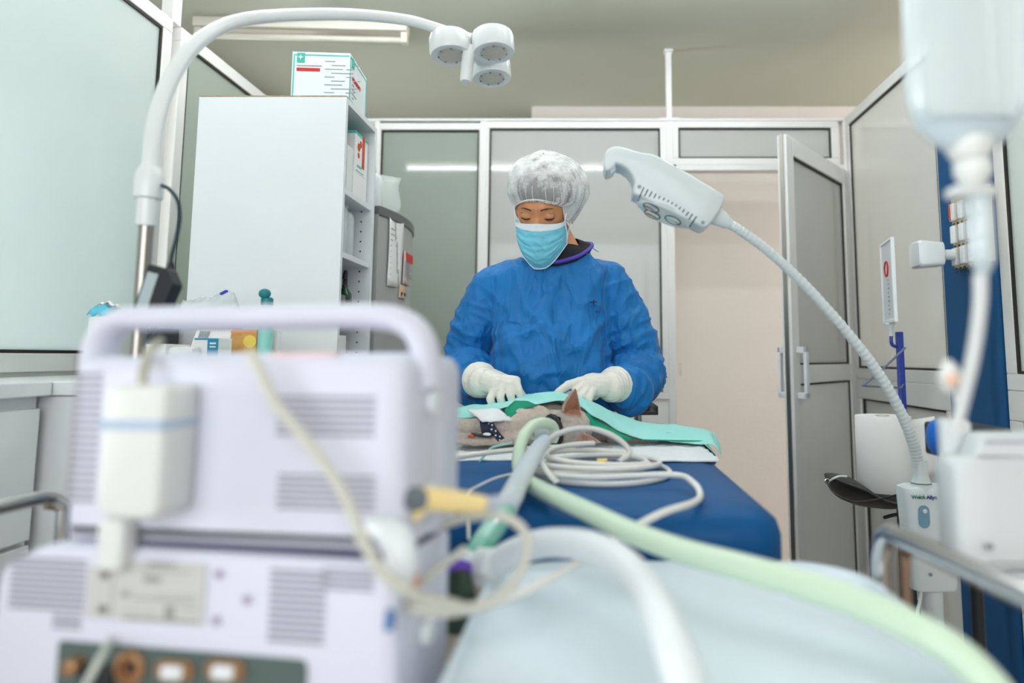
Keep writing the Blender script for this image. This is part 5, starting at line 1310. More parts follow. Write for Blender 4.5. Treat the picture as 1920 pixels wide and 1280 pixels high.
# anaesthetic mask with its hose
am = thing('breathing_mask', 'clear cone breathing mask with a black rubber rim on the cat muzzle', 'mask', tuple(Kp(0, .06, -.01)))
mc = Kp(0, .043, -.010)
Tm = frame(Fc)
def mr_(r, h, k=32, sq=1.0): return [mc+Tm @ Vector((r*math.cos(a), r*math.sin(a), h)) for a in [2*PI*q/k for q in range(k)]]
clear = mat('clear_plastic', (222, 238, 230), .08, alpha=.35, coat=.8)
obj('rubber_rim', MB().tube(mr_(.034, .0), .0078, 12, closed=True), mat('black_rubber', (26, 28, 32), .42), am)
obj('inner_ring', MB().tube(mr_(.030, .010), .0035, 10, closed=True), MATS['black_rubber'], am)
obj('cone', MB().loft([mr_(.033, .0), mr_(.031, .012), mr_(.026, .030), mr_(.014, .043), mr_(.0125, .058)], cap=False), clear, am, solid=.0018)
t = obj('round_tag', MB().lathe([(.009, -.001), (.009, .001)], P(1057, 782, 1.63), axis=(-.2, -1, .1), seg=20), dark, loc=tuple(P(1057, 782, 1.63)))
bpy.data.objects.remove(t)

# ------------------------------------------------------------------ hoses and cables on the table
green = mat('green_hose', (214, 234, 208), .35, alpha=.93, coat=.3)
gh = [P(a, b, c) for a, b, c in ((1036, 826, 1.545), (1040, 812, 1.54), (1034, 797, 1.53), (1016, 792, 1.50), (996, 800, 1.47), (981, 820, 1.43), (973, 850, 1.38), (974, 880, 1.27), (992, 905, 1.145), (1040, 930, 1.03), (1100, 958, .95), (1180, 996, .87), (1280, 1033, .80), (1400, 1066, .74), (1520, 1100, .695), (1620, 1134, .66), (1720, 1180, .625), (1800, 1230, .595), (1868, 1300, .57), (1930, 1400, .54))]
t = obj('breathing_hose', MB().tube(smooth_path(gh, 12), lambda t: .0112+.0036*min(1, t*1.3), 20), green, loc=tuple(gh[8]))
tag(t, 'pale green breathing hose curving from the mask over the pale blue tray', 'hose')
ch = [P(a, b, c) for a, b, c in ((1022, 826, 1.34), (1008, 842, 1.27), (985, 880, 1.15), (962, 925, 1.03), (945, 960, .96))]
wh = thing('connector_hose', 'clear and teal breathing connector tube leaning on the table edge', 'hose', tuple(ch[-1]))
obj('clear_tube', MB().tube(smooth_path(ch, 8), [.0125, .0158, .017, .0170], 20), mat('milky_tube', (220, 228, 232), .3, alpha=.9, coat=.3), wh)
ch2 = [P(a, b, c) for a, b, c in ((947, 957, .963), (925, 990, .93), (903, 1022, .90), (885, 1052, .875), (872, 1075, .86))]
obj('teal_tube', MB().tube(smooth_path(ch2, 8), [.0165, .0158, .0148, .0135], 20), mat('teal_clear', (150, 215, 195), .15, alpha=.75, coat=.6), wh)
mb = MB()
for k in range(5): mb.tube([ch2[2].lerp(ch2[3], k/5), ch2[2].lerp(ch2[3], k/5+.1)], .0158, 16)
obj('ridges', mb, mat('teal_clear2', (120, 200, 175), .2, alpha=.8), wh)
obj('purple_ring', MB().tube([P(862, 1056, .85), P(857, 1082, .84)], .016, 24), mat('violet_plastic', (110, 70, 190), .4), wh, bevel=.003)
obj('elbow', MB().tube(smooth_path([P(868, 1050, .87), P(890, 1062, .86), P(912, 1045, .86), P(905, 1080, .85)], 5), [.014, .015, .013], 16), hdpe, wh)
obj('dark_tail', MB().tube(smooth_path([P(858, 1080, .84), P(862, 1105, .83), P(868, 1135, .82), P(860, 1190, .81)], 5), .016, 14), mat('dark_green_rubber', (40, 62, 48), .5), wh)

cab_w = mat('grey_white_cable', (230, 228, 221), .42)
pts = [P(a, b, c) for a, b, c in ((800, 868, 1.30), (850, 858, 1.34), (920, 848, 1.38), (1000, 840, 1.42), (1060, 837, 1.45))]
NL = 4.55; steps = 90
for k in range(steps):
    f_ = k/steps; t_ = f_*NL*2*PI+PI*.5
    cx_ = .004+.012*f_+.008*math.sin(t_*.31); cy_ = 1.345-.005*f_
    rx_ = .092+.050*f_+.005*math.sin(t_*.7+1); ry_ = .062+.082*f_
    z_ = ZT+.030-.018*f_+.010*math.sin(t_*.43+.8)+.012*max(0, math.sin(t_))*(1-f_)
    pts.append(Vector((cx_+rx_*math.cos(-t_), cy_-ry_*math.sin(-t_), max(z_, ZT+.006))))
tail = [P(1262, 890, 1.21), P(1300, 905, 1.15), P(1313, 928, 1.10), P(1298, 943, 1.02), P(1240, 962, .955), P(1170, 1000, .90), P(1100, 1045, .83), P(1020, 1090, .77), P(960, 1118, .73), P(880, 1142, .69), P(800, 1140, .665), P(765, 1125, .66)]
t = obj('monitor_cable', MB().tube(smooth_path(pts+tail, 6), .0052, 12), cab_w, loc=tuple(pts[0]))
tag(t, 'grey-white monitor cable coiled on the navy mattress and running to the monitor', 'cable')
tp = thing('cable_tie', 'pale loop of tape holding the cable coil together', 'tape', tuple(P(1035, 890, 1.22)))
obj('tape', MB().tube(smooth_path([P(1022, 848, 1.28), P(1013, 862, 1.24), P(1026, 884, 1.2), P(1045, 905, 1.18)], 5), .006, 10, flat=.5), mat('pale_tape', (214, 216, 210), .5), tp)
t = obj('yellow_label', MB().tube([P(1120, 866, 1.28), P(1138, 865, 1.28)], .0062, 12), mat('yellow_tape', (235, 205, 110), .6), loc=tuple(P(1129, 866, 1.28))); tag(t, 'small yellow tag wrapped round the coiled cable', 'tag')
pts = [P(a, b, c) for a, b, c in ((1012, 852, 1.36), (1022, 832, 1.36), (1045, 814, 1.36), (1078, 804, 1.36), (1112, 804, 1.36), (1145, 815, 1.35), (1170, 832, 1.34), (1180, 850, 1.33), (1160, 866, 1.31))]
t = obj('temperature_cable', MB().tube(smooth_path(pts, 8), .0056, 12), mat('mid_grey_cable', (208, 208, 204), .42), loc=tuple(pts[0])); tag(t, 'thicker grey cable arching up in front of the cat head', 'cable')
pts = [P(a, b, c) for a, b, c in ((1000, 876, 1.25), (970, 886, 1.24), (930, 896, 1.2), (895, 912, 1.15), (878, 925, 1.1), (878, 960, 1.04), (879, 1010, 1.0))]
t = obj('thin_line', MB().tube(smooth_path(pts, 8), .0022, 8), cab_w, loc=tuple(pts[0])); tag(t, 'very thin sampling line hanging over the mattress edge', 'cable')
# syringe line clip beside pad
pts = [P(a, b, c) for a, b, c in ((898, 865, 1.50), (912, 850, 1.52), (925, 838, 1.54), (960, 830, 1.56))]
t = obj('infusion_line', MB().tube(smooth_path(pts, 6), .0028, 8), mat('pale_teal_line', (160, 215, 205), .3, alpha=.85), loc=tuple(pts[0])); tag(t, 'pale teal line lying on the white pad by the foreleg', 'tube')
# ------------------------------------------------------------------ patient monitor in the foreground (built in its own frame)
mon_c = Vector((-.328, .622, .80)); rz = math.radians(-8.5)
mon = thing('patient_monitor', 'pale lavender-white monitor seen from behind, filling the left foreground', 'monitor', mon_c, rz)
Mm = W[mon.name]; Mi = Mm.inverted(); camp = Mi @ Vector((0, 0, CAMZ))
def mp(px, py, off=0.0):                # pixel -> local point on the plane y = off (rear face is y=0, camera at -y)
    d = Mi.to_3x3() @ (P(px, py, 1.0)-Vector((0, 0, CAMZ))); t = (off-camp.y)/d.y
    return camp+d*t
def rprism(poly, y0, y1, m=0, rnd=.012):
    """rounded-edge slab: outline in xz, from y0 (near) to y1"""
    pts = [Vector((p[0], 0, p[1])) for p in poly]; n = len(pts)
    def ins(d, y):
        out = []
        for i in range(n):
            a, b, c = pts[i-1], pts[i], pts[(i+1) % n]; t = (c-a).normalized(); nr = Vector((-t.z, 0, t.x))
            q = b+nr*d; out.append(Vector((q.x, y, q.z)))
        return out
    rs = [(rnd, y0), (rnd*.45, y0+rnd*.15), (rnd*.12, y0+rnd*.5), (0, y0+rnd), (0, y1-rnd*.6), (rnd*.5, y1)]
    return MB().loft([ins(d, y) for d, y in rs], m)
def path_round(cs, n=6):                 # ccw polygon with rounded corners: (x, z, r)
    out = []; N = len(cs)
    for i in range(N):
        p0, p1, p2 = Vector(cs[i-1][:2]), Vector(cs[i][:2]), Vector(cs[(i+1) % N][:2]); r = cs[i][2]
        a = (p0-p1).normalized(); b = (p2-p1).normalized()
        s_, e_ = p1+a*r, p1+b*r
        for k in range(n+1):
            t = k/n; q = s_*(1-t)**2+p1*2*t*(1-t)+e_*t*t; out.append((q.x, q.y))
    return out
xl, xr_ = mp(128, 800).x, mp(756, 800).x
ztop, zmid = mp(440, 668).z, mp(440, 1028).z
up = path_round([(xl, zmid, .008), (xr_, zmid, .008), (xr_, ztop, .022), (xl, ztop, .022)])
obj('upper_housing', rprism(up, 0, .15, rnd=.014).xf(Mm), lav, mon, angle=60)
# wider front bezel body behind
xb0, xb1 = xl-.006, xr_+.001
obj('front_housing', rprism(path_round([(xb0, zmid-.004, .01), (xb1, zmid-.004, .01), (xb1, ztop+.004, .03), (xb0, ztop+.004, .03)]), .075, .125, rnd=.012).xf(Mm), lav, mon, angle=60)
# carrying handle
hx0, hx1 = mp(172, 620, .05).x, mp(790, 620, .05).x; hz = mp(440, 594, .05).z
hp = [Vector((hx0, .06, ztop-.02)), Vector((hx0+.004, .06, ztop+.016)), Vector((hx0+.024, .06, hz-.002)), Vector((hx0+.06, .06, hz)), Vector(((hx0+hx1)/2, .06, hz)), Vector((hx1-.062, .06, hz)), Vector((hx1-.022, .06, hz-.006)), Vector((hx1-.002, .06, ztop+.012)), Vector((hx1+.004, .06, ztop-.03))]
obj('carrying_handle', MB().tube(smooth_path(hp, 8), .0125, 20, flat=1.5, up=(0, 1, 0)).xf(Mm), lav, mon)
def vents(px0, px1, py0, py1, n, par, lo=None, off=0):
    v = MB(); a = mp(px0, py0, off); b = mp(px1, py1, off)
    for k in range(n):
        z = a.z+(b.z-a.z)*(k+.5)/n; h = (a.z-b.z)/n*.27
        v.box((a.x, off-.0006, z-h), (b.x, off+.003, z+h))
    return obj('vent_slots', v.xf(Mm), lavd, par)
uh = [o for o in mon.children if o.name.startswith('upper_housing')][0]
vents(522, 702, 738, 822, 6, uh); vents(522, 702, 885, 962, 6, uh); vents(143, 176, 695, 945, 18, uh)
obj('red_indicator', rprism(path_round([(mp(470, 660).x, ztop-.003, .001), (mp(590, 660).x, ztop-.003, .001), (mp(590, 660).x, ztop+.003, .002), (mp(470, 660).x, ztop+.003, .002)]), .03, .05, rnd=.001).xf(Mm), mat('pale_pink_plastic', (240, 196, 192), .5), mon)
# clip-on module
mx0, mx1 = mp(184, 850, -.045).x, mp(368, 850, -.002).x; mz1, mz0 = mp(270, 722, -.045).z, mp(270, 976, -.045).z
md = obj('plug_in_module', rprism(path_round([(mx0, mz0, .02), (mx1, mz0, .012), (mx1+.001, mz1, .008), (mx0, mz1, .008)]), -.045, -.001, rnd=.006).xf(Mm), cream, mon, angle=60, label='cream plug-in module with a blue stripe')
zs = mp(270, 797, -.045).z
obj('blue_stripe', MB().box((mx0-.0005, -.0462, zs-.0042), (mx1+.0008, -.003, zs+.0042)).xf(Mm), mat('pale_blue_stripe', (172, 192, 212), .5), md, bevel=.001)
obj('module_lead', MB().tube(smooth_path([mp(268, 722, -.03), mp(268, 700, -.028), mp(274, 680, -.02), mp(282, 655, .0), mp(300, 640, .03)], 6), .0042, 10).xf(Mm), mat('khaki_lead', (176, 172, 155), .5), md)
obj('mounting_tab', MB().box((mp(215, 1000).x, -.02, mp(240, 1060).z), (mp(262, 1000).x, -.0005, mp(240, 965).z)).xf(Mm), cream, md, bevel=.004)
# lower unit
lx0, lx1 = mp(-12, 1150).x, mp(745, 1150).x; lz0 = .0; lzt = zmid-.006
lo = obj('lower_unit', rprism(path_round([(lx0, .0, .01), (lx1, .0, .01), (lx1, lzt, .008), (xl-.01, lzt+.004, .02), (lx0+.004, lzt-.018, .018)]), -.004, .125, rnd=.008).xf(Mm), lav, mon, angle=60, label='wide lower unit with sockets')
obj('gap_shade_strip', MB().box((mp(262, 1030).x, .006, lzt-.002), (lx1-.004, .18, lzt+.006)).xf(Mm), mat('gap_shade_violet', (72, 70, 98), .7), mon)  # solid dark strip; the shade between the two units is its colour
vents(24, 155, 1040, 1150, 9, lo, off=-.0045); vents(100, 150, 1150, 1182, 3, lo, off=-.0045); vents(508, 606, 1062, 1212, 11, lo, off=-.0045); vents(606, 700, 1062, 1112, 4, lo, off=-.0045)
def plate(name, px0, py0, px1, py1, m, par, off, th=.0012):
    a = mp(px0, py0, off); b = mp(px1, py1, off)
    return obj(name, MB().box((a.x, off-th, b.z), (b.x, off+.002, a.z)).xf(Mm), m, par, bevel=.0004)
stk = mat('sticker_grey', (196, 196, 192), .6)
s1 = plate('rating_label', 218, 1048, 382, 1172, stk, lo, -.0045); s2 = plate('symbol_label', 168, 1062, 208, 1160, stk, lo, -.0045)
mb = MB()
for k, (a, b, c, d) in enumerate(((280, 1053, 330, 1062), (262, 1068, 360, 1071), (270, 1080, 300, 1092), (228, 1108, 242, 1118), (290, 1115, 372, 1119), (250, 1122, 365, 1126), (230, 1145, 300, 1149), (310, 1135, 325, 1160), (335, 1140, 372, 1144), (230, 1160, 372, 1164), (228, 1058, 244, 1066))):
    p, q = mp(a, b, -.006), mp(c, d, -.006); mb.box((p.x, -.0064, q.z), (q.x, -.0055, p.z))
obj('label_print', mb.xf(Mm), mat('label_ink', (150, 148, 140), .7), s1)
mb = MB()
for a, b in ((196, 1078), (192, 1142)):
    p = mp(a, b, -.006); obj('symbol', MB().box((p.x-.004, -.0064, p.z-.003), (p.x+.004, -.0055, p.z+.003)).xf(Mm), mat('label_ink2', (105, 105, 100), .7), s2)

for a, b in ((411, 1076), (463, 1124), (406, 1163)):
    p = mp(a, b, -.0045); obj('screw', MB().lathe([(.001, .0), (.0038, .001), (.0042, -.001)], p, axis=(0, 1, 0), seg=16).xf(Mm), mat('screw_violet', (165, 150, 172), .5), lo)
# connector bay
a, b = mp(112, 1206, -.0045), mp(574, 1300, -.0045)
z0r = mp(560, 1245, -.0045).z
bay = obj('connector_bay', MB().prism(path_round([(a.x, .012, .004), (b.x, .012, .004), (b.x, z0r+.004, .008), (a.x, z0r+.006, .004)]), Matrix(((1,0,0,0),(0,0,-1,-.0035),(0,1,0,0),(0,0,0,1))), .0025).xf(Mm), mat('bay_green_grey', (82, 98, 94), .5), lo)
goldm = mat('gold_contact', (190, 145, 105), .35, metal=.7)
for px_ in (327, 422):
    p = mp(px_, 1257, -.008)
    s_ = obj('serial_socket', MB().lathe([(.0001, -.003), (.014, -.003), (.015, .001)], p, axis=(0, 1, 0), seg=28, sx=1.0).xf(Matrix.Translation(Vector((0, 0, 0)))), goldm, bay) if False else None
    m = MB().prism([(x, y) for x, y in rrect(.036, .017, .007)], Matrix(((1,0,0,p.x),(0,0,-1,-.006),(0,1,0,p.z),(0,0,0,1))), .003)
    s_ = obj('serial_socket', m.xf(Mm), goldm, bay)
    m = MB().prism([(x, y) for x, y in rrect(.020, .011, .003)], Matrix(((1,0,0,p.x),(0,0,-1,-.009),(0,1,0,p.z),(0,0,0,1))), .004)
    obj('white_insert', m.xf(Mm), hdpe, s_, bevel=.001)
p = mp(247, 1250, -.006)
s_ = obj('round_socket', MB().lathe([(.0145, -.001), (.0145, .004), (.010, .005), (.009, .001), (.001, .001)], p, axis=(0, -1, 0), seg=28).xf(Mm), goldm, bay)
obj('socket_core', MB().lathe([(.004, 0), (.004, .004)], p, axis=(0, -1, 0), seg=16).xf(Mm), dark, s_)
p = mp(150, 1242, -.006)
s_ = obj('ground_post', MB().lathe([(.007, 0), (.007, .012), (.005, .014)], p, axis=(0, -1, 0), seg=20).xf(Mm), goldm, bay)
p = mp(185, 1290, -.006)
obj('black_socket', MB().box((p.x-.016, -.012, p.z-.014), (p.x+.016, -.006, p.z+.020)).xf(Mm), dark, bay, bevel=.003)
ld = [Mm @ mp(206, 1200, -.01), Mm @ mp(195, 1222, -.03), Mm @ mp(175, 1258, -.04), Mm @ mp(150, 1310, -.04), Mm @ mp(120, 1400, -.03)]
t = obj('network_cable', MB().tube(smooth_path(ld, 6), .0032, 10), mat('greenish_cable', (196, 202, 192), .5), loc=tuple(ld[2])); tag(t, 'pale cable plugged into the dark socket bay of the monitor', 'cable')
# side fittings on the right flank
fl = mat('flank_shade_blue', (196, 202, 218), .5)
for z_, nme in ((.335, 'side_socket'), (.24, 'side_socket'), (.11, 'side_socket')):
    obj('side_socket', MB().lathe([(.012, 0), (.012, .006), (.008, .007)], (xr_+.001 if z_ > .2 else lx1+.001, .06, z_*.92), axis=(1, 0, 0), seg=20).xf(Mm), hdpe, mon)
# yellow and grey plug with its lead
yp_ = thing('plug_connector', 'yellow and dark grey plug sticking out of the monitor flank', 'connector', tuple(P(800, 935, .66)))
obj('grey_boot', MB().tube([P(748, 933, .612), P(790, 936, .628)], .0105, 18), mat('boot_grey', (105, 112, 120), .5), yp_)
obj('yellow_body', MB().tube([P(788, 934, .628), P(840, 938, .645), P(908, 945, .66)], [.0105, .0108, .0078], 18), mat('soft_yellow', (236, 210, 146), .5), yp_)
obj('clear_tip', MB().tube([P(905, 946, .66), P(975, 930, .68)], [.007, .004], 12), mat('clear_tip', (200, 205, 215), .3, alpha=.7), yp_)
obj('yellow_tab', MB().tube([P(792, 950, .628), P(778, 975, .62)], [.006, .003], 10), MATS['soft_yellow'], yp_)
# loose cable loop on the flank and across the back
lp1 = [P(a, b, c) for a, b, c in ((470, 660, .585), (490, 700, .575), (520, 760, .57), (570, 820, .565), (620, 885, .56), (655, 945, .555), (680, 1010, .55), (715, 1070, .55), (760, 1105, .555), (800, 1125, .57), (880, 1140, .60), (950, 1105, .63), (985, 1050, .65), (985, 1000, .66), (950, 970, .67), (900, 966, .68), (845, 978, .69), (800, 1000, .70))]
t = obj('ecg_cable', MB().tube(smooth_path(lp1, 8), .0046, 12), mat('warm_grey_cable', (200, 198, 186), .5), loc=tuple(lp1[6])); tag(t, 'warm grey cable crossing the back of the monitor and looping at its side', 'cable')
lp2 = [P(a, b, c) for a, b, c in ((765, 1130, .63), (790, 1118, .61), (830, 1126, .60), (870, 1140, .60), (840, 1148, .60), (790, 1142, .60), (760, 1135, .62), (765, 1100, .64), (790, 1090, .65), (830, 1060, .67), (870, 1030, .70))]
t = obj('lead_bundle', MB().tube(smooth_path(lp2, 6), .0042, 10), mat('warm_grey_cable', (200, 198, 186), .5), loc=tuple(lp2[0])); tag(t, 'short bundle of pale leads tied beside the monitor flank', 'cable')
t = obj('orange_clip', MB().tube([P(779, 1078, .63), P(780, 1098, .63)], .0042, 10), mat('soft_orange', (222, 160, 125), .5), loc=tuple(P(780, 1090, .63))); tag(t, 'small soft orange clip on the leads beside the monitor', 'clip')
t = obj('blue_clip', MB().tube([P(733, 1145, .56), P(729, 1180, .56)], .0042, 10), mat('clip_blue', (70, 110, 165), .5), loc=tuple(P(731, 1165, .56))); tag(t, 'small blue clip hanging at the lower corner of the monitor', 'clip')
t = obj('white_hose_fitting', MB().tube(smooth_path([P(700, 985, .60), P(735, 1000, .59), P(752, 1040, .585), P(748, 1090, .585)], 6), [.010, .014, .012], 16), hdpe, loc=tuple(P(740, 1030, .59))); tag(t, 'white bent fitting on the monitor flank', 'fitting')
# trolley below the monitor
tr = thing('monitor_trolley', 'white trolley column and shelf carrying the monitor', 'trolley', (-.328+.03, .72, 0))
Mt = W[tr.name]
obj('shelf', MB().box((lx0-.01, -.03, -.022), (lx1+.02, .24, -.001)).xf(Mm), lam, tr, bevel=.006)
obj('column', MB().tube([(-.31, .73, .05), (-.31, .73, .775)], .028, 24), steel, tr)
obj('foot', MB().box((-.55, .55, .0), (-.14, .92, .05)), lam, tr, bevel=.015)

# ------------------------------------------------------------------ anaesthetic cart with the pale blue tray top
ZC2 = .885
tray_m = mat('pale_blue_tray', (222, 234, 242), .32, coat=.3, var=.02)
ct = thing('anaesthesia_cart', 'white cart with a pale blue rounded top in the lower foreground', 'cart', (.11, .70, 0))
cx0, cx1, cy0_, cy1_ = -.125, .345, .42, .93
rr = rrect(cx1-cx0, cy1_-cy0_, .09, 10)
def cring(k, z): return [Vector(((cx0+cx1)/2+x*k, (cy0_+cy1_)/2+y*k, z)) for x, y in rr]
obj('top', MB().loft([cring(.985, ZC2-.030), cring(1, ZC2-.024), cring(1, ZC2-.008), cring(.99, ZC2), cring(.955, ZC2+.001), cring(.94, ZC2-.006), cring(.92, ZC2-.009)]), tray_m, ct, angle=50, label='pale blue rounded tray top')
obj('body', MB().box((cx0+.05, cy0_+.05, .1), (cx1-.05, cy1_-.05, ZC2-.03)), mat('cart_body', (205, 208, 210), .5), ct, bevel=.01)
for k in range(3):
    d_ = obj('drawer', MB().box((cx0+.06, cy0_+.038, .15+.22*k), (cx1-.06, cy0_+.05, .35+.22*k)), lam, ct, bevel=.003)
    obj('handle', MB().tube([(cx0+.14, cy0_+.038, .30+.22*k), (cx0+.14, cy0_+.02, .30+.22*k), (cx1-.14, cy0_+.02, .30+.22*k), (cx1-.14, cy0_+.038, .30+.22*k)], .005, 8), steel, d_)
for x in (cx0+.07, cx1-.07):
    for y in (cy0_+.07, cy1_-.07): obj('caster', MB().lathe([(.05, -.015), (.05, .015)], (x, y, .05), axis=(1, 0, 0), seg=24), dark, ct, bevel=.004)
wp = [P(a, b, c) for a, b, c in ((905, 1095, .86), (925, 1062, .86), (965, 1035, .85), (1020, 1018, .82), (1085, 1020, .77), (1145, 1040, .72), (1195, 1085, .67), (1235, 1150, .61), (1265, 1220, .57), (1290, 1300, .54), (1310, 1400, .51))]
t = obj('white_hose', MB().tube(smooth_path(wp, 10), .0165, 24), hdpe, loc=tuple(wp[4])); tag(t, 'thick white hose arching over the pale blue tray top', 'hose')

# ------------------------------------------------------------------ right foreground
rail = lambda pts, r: MB().tube(smooth_path(pts, 8), r, 18)
z94 = .942; XRl = .392
t = thing('trolley_rail', 'bent chrome trolley rail at the lower right', 'rail', (XRl, .6, .7))
pr = [(.356, .865, .60), (.356, .865, z94-.075), (.356, .863, z94-.03), (.358, .845, z94-.004), (.363, .81, z94), (.376, .70, z94), (.392, .55, z94), (.412, .35, z94)]
obj('bar', rail(pr, .0122), chrome, t)
pr2 = [(.384, .865, .60), (.384, .865, z94-.06), (.383, .85, z94-.024), (.380, .82, z94-.014), (.372, .79, z94-.008)]
obj('brace', rail(pr2, .007), mat('copper_toned_steel', (190, 165, 145), .22, metal=1), t)
t2 = thing('equipment_trolley', 'white trolley under the chrome rail at the lower right', 'trolley', (.6, .8, 0))
obj('shelf', MB().box((.43, .795, .902), (.95, .87, .909)), lam, t2, bevel=.006)
for x, y in ((.90, .81), (.90, .86)): obj('leg', MB().tube([(x, y, .02), (x, y, .902)], .012, 14), steel, t2)
obj('lower_shelf', MB().box((.84, .70, .02), (1.2, .98, .06)), lam, t2, bevel=.004)
dv_ = thing('infusion_pump', 'blurred white rounded pump unit at the right edge', 'pump', (.52, .83, .909))
xa, xb = .418, .68
def rx(yy, poly): pass
poly = path_round([(xa, .910, .01), (xb, .910, .01), (xb, P(1850, 852, .80).z, .02), (xa, P(1850, 860, .80).z, .018)])
pts_ = [Vector((p[0], 0, p[1])) for p in poly]
def slab(poly, y0, y1, rnd):
    m = rprism(poly, y0, y1, rnd=rnd); return m
obj('housing', slab(poly, .80, .85, .010), hdpe, dv_, angle=60)
zt3 = P(1850, 850, .80).z
pl2 = path_round([(P(1815, 850, .82).x, zt3-.01, .004), (xb, zt3-.01, .004), (xb, P(1850, 808, .82).z, .01), (P(1835, 850, .82).x, P(1850, 812, .82).z, .014)])
obj('lid', slab(pl2, .81, .848, .006), hdpe, dv_, angle=60)
obj('lid_seam', MB().box((P(1838, 850, .82).x, .8085, P(1850, 829, .82).z), (xb, .811, P(1850, 824, .82).z)), mat('seam_grey', (185, 190, 200), .5), dv_)
obj('post', slab(path_round([(P(1782, 900, .84).x, .911, .004), (P(1838, 900, .84).x, .911, .004), (P(1838, 900, .84).x, P(1780, 790, .84).z, .006), (P(1782, 900, .84).x, P(1780, 787, .84).z, .006)]), .852, .868, .003), hdpe, dv_, angle=60)
obj('screw', MB().lathe([(.004, 0), (.004, .002)], P(1855, 1024, .789), axis=(0, -1, 0), seg=14), greyp, dv_)
bk_ = thing('storage_box', 'small black and blue box behind the white pump', 'box', tuple(P(1850, 830, 1.35)))
a, b = P(1806, 850, 1.3), P(1900, 803, 1.3); a0_, b0_ = a, b
obj('box_body', MB().box((a.x, 1.3, a.z-.02), (b.x, 1.45, b.z)), dark, bk_, bevel=.006)
a, b = P(1744, 830, 1.28), P(1765, 800, 1.28)
obj('blue_lid', MB().sph(((a.x+b.x)/2+.022, 1.32, (a.z+b.z)/2-.01), (.016, .03, .034)), mat('bright_blue', (20, 110, 210), .4), bk_)
obj('box_stand', MB().tube([((a0_.x+b0_.x)/2, 1.37, 0), ((a0_.x+b0_.x)/2, 1.37, P(1850, 850, 1.3).z-.02)], .012, 12).lathe([(.09, 0), (.09, .015), (.02, .03)], ((a0_.x+b0_.x)/2, 1.37, 0)), dark, bk_)
# IV bag
iv = thing('iv_bag', 'blurred translucent infusion bag hanging at the upper right', 'bag', tuple(P(1815, 100, .60)))
ivm = mat('iv_film', (236, 246, 248), .22, alpha=.6, coat=.4)
cxp = P(1815, 150, .60)
def ivr(py, hw_, th): 
    c_ = P(1815, py, .60); w_ = hw_/FPX*.60
    return [Vector((c_.x+w_*math.copysign(abs(math.cos(a))**.8, math.cos(a)), .60+th*math.sin(a), c_.z)) for a in [2*PI*k/36 for k in range(36)]]
obj('film', MB().loft([ivr(285, 42, .008), ivr(262, 75, .018), ivr(235, 100, .024), ivr(190, 116, .028), ivr(120, 124, .030), ivr(20, 128, .030), ivr(-120, 128, .028), ivr(-300, 122, .018), ivr(-380, 110, .006)]), ivm, iv, angle=180)
liq = mat('saline', (140, 188, 214), .1, alpha=.7)
obj('saline', MB().loft([ivr(278, 38, .005), ivr(258, 68, .014), ivr(232, 92, .020), ivr(205, 104, .022)]), liq, iv, angle=180)
obj('paper_label', MB().add([P(1740, 215, .57), P(1905, 215, .57), P(1905, -300, .568), P(1740, -300, .568), P(1740, 215, .5705), P(1905, 215, .5705), P(1905, -300, .5685), P(1740, -300, .5685)], [(0,1,2,3),(7,6,5,4),(0,4,5,1),(1,5,6,2),(2,6,7,3),(3,7,4,0)]), mat('iv_label', (226, 234, 232), .6, alpha=.45), iv)
obj('outlet_port', MB().lathe([(.014, P(1800, 300, .6).z), (.019, P(1800, 285, .6).z), (.019, P(1800, 262, .6).z)], (P(1818, 280, .6).x, .60, 0)), cream, iv)
ds = thing('drip_chamber', 'blurred clear drip chamber and line below the infusion bag', 'drip set', tuple(P(1838, 430, .60)))
zp = lambda py: P(1838, py, .60).z; xp = P(1838, 430, .60).x
obj('spike', MB().lathe([(.008, zp(350)), (.013, zp(338)), (.016, zp(325)), (.016, zp(305)), (.010, zp(296))], (P(1824, 320, .6).x, .60, 0)), cream, ds)
obj('flange', MB().box((xp-.026, .588, zp(372)), (xp+.014, .612, zp(350))), mat('clear_cream', (222, 226, 224), .3, alpha=.85), ds, bevel=.004)
obj('chamber', MB().lathe([(.0035, zp(520)), (.0085, zp(500)), (.0112, zp(485)), (.0118, zp(370)), (.009, zp(355))], (xp, .60, 0)), mat('chamber_clear', (215, 226, 230), .12, alpha=.55, coat=.5), ds)
lnp = [P(a, b, .60) for a, b in ((1838, 515), (1838, 560), (1832, 620), (1822, 680), (1808, 740), (1797, 785), (1790, 820))]
obj('line', MB().tube(smooth_path(lnp, 8), [.0062, .0056, .0050], 14), mat('iv_line_milky', (214, 216, 214), .3, alpha=.85), ds)
vt = thing('roller_clamp', 'small white and pink connector hanging beside the drip line', 'connector', tuple(P(1782, 705, .62)))
obj('clamp_body', MB().sph(P(1782, 708, .62), (.010, .009, .014)).sph(P(1778, 690, .62), (.006, .006, .008)), cream, vt)
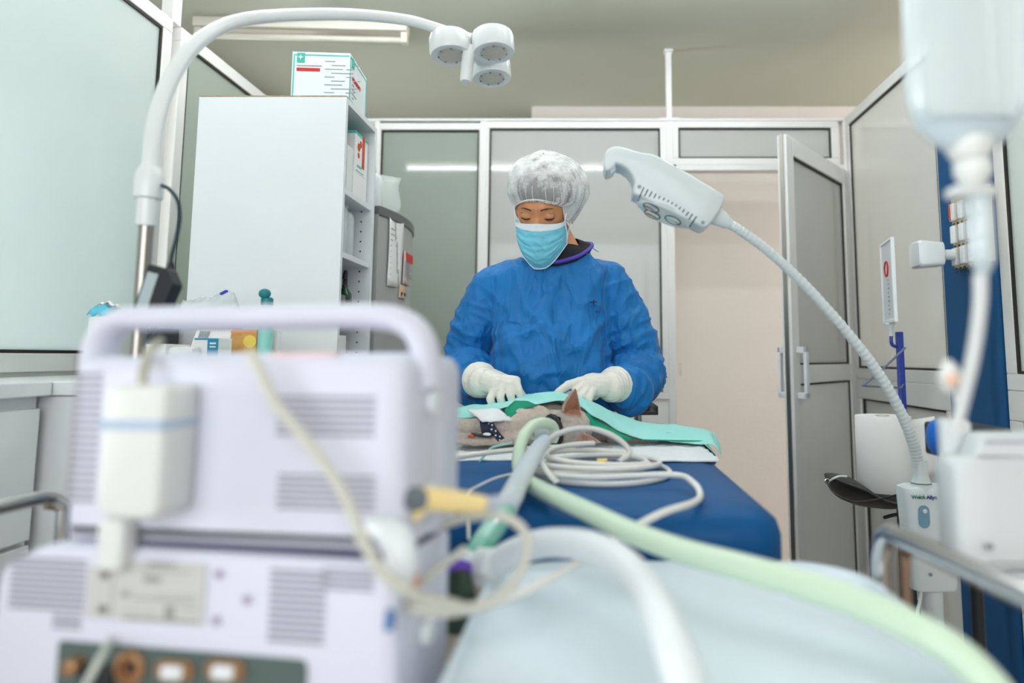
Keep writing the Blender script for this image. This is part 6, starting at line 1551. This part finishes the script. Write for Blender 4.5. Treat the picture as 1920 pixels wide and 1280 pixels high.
obj('pink_wheel', MB().sph(P(1786, 711, .61), (.006, .006, .006)), mat('peach_plastic', (232, 190, 165), .5), vt)
obj('stem', MB().tube([P(1789, 725, .62), P(1796, 765, .62), P(1795, 800, .62)], .0028, 8), cream, vt)
sp_ = thing('iv_stand', 'steel infusion stand at the right edge holding the bag', 'stand', (.50, .62, 0))
obj('pole', MB().tube([(.50, .62, .03), (.50, .62, 1.95)], .010, 16), steel, sp_)
obj('hook', MB().tube(smooth_path([(.50, .62, 1.94), (.45, .61, 1.96), (.36, .60, 1.94), (cxp.x, .60, P(1815, -380, .6).z+.012), (cxp.x, .60, P(1815, -380, .6).z-.01)], 6), .004, 10), steel, sp_)
obj('base', MB().lathe([(.18, 0), (.18, .02), (.03, .04)], (.50, .62, 0), seg=32), steel, sp_)
# left trolley rail
t = thing('trolley_rail', 'bent chrome rail at the left edge behind the monitor', 'rail', (-.84, .95, .6))
xa_ = P(90, 925, 1.05).x
pr = [(xa_+.012, 1.07, .62), (xa_+.012, 1.07, .90), (xa_+.010, 1.068, .925), (xa_, 1.05, .941), (xa_-.004, 1.0, .944), (xa_-.012, .85, .944), (xa_-.02, .6, .944)]
obj('bar', rail(pr, .011), chrome, t)
pr = [(xa_+.022, 1.09, .62), (xa_+.022, 1.09, .88), (xa_+.014, 1.08, .915), (xa_-.002, 1.05, .93)]
obj('brace', rail(pr, .006), MATS['copper_toned_steel'], t)
t3 = thing('drawer_cart', 'white drawer cart beside the chrome rail at the left edge', 'cart', (-.98, .68, 0))
obj('body', MB().box((-1.11, .45, .1), (-.86, .90, .86)), lam, t3, bevel=.006)
for k in range(3): obj('drawer', MB().box((-1.10, .435, .14+.235*k), (-.87, .45, .36+.235*k)), lam, t3, bevel=.003)
for x in (-1.07, -.90):
    for y in (.50, .85): obj('caster', MB().lathe([(.05, -.015), (.05, .015)], (x, y, .05), axis=(1, 0, 0), seg=20), dark, t3, bevel=.004)
for o in list(bpy.data.objects):
    if o.name.startswith('tmp'): bpy.data.objects.remove(o)
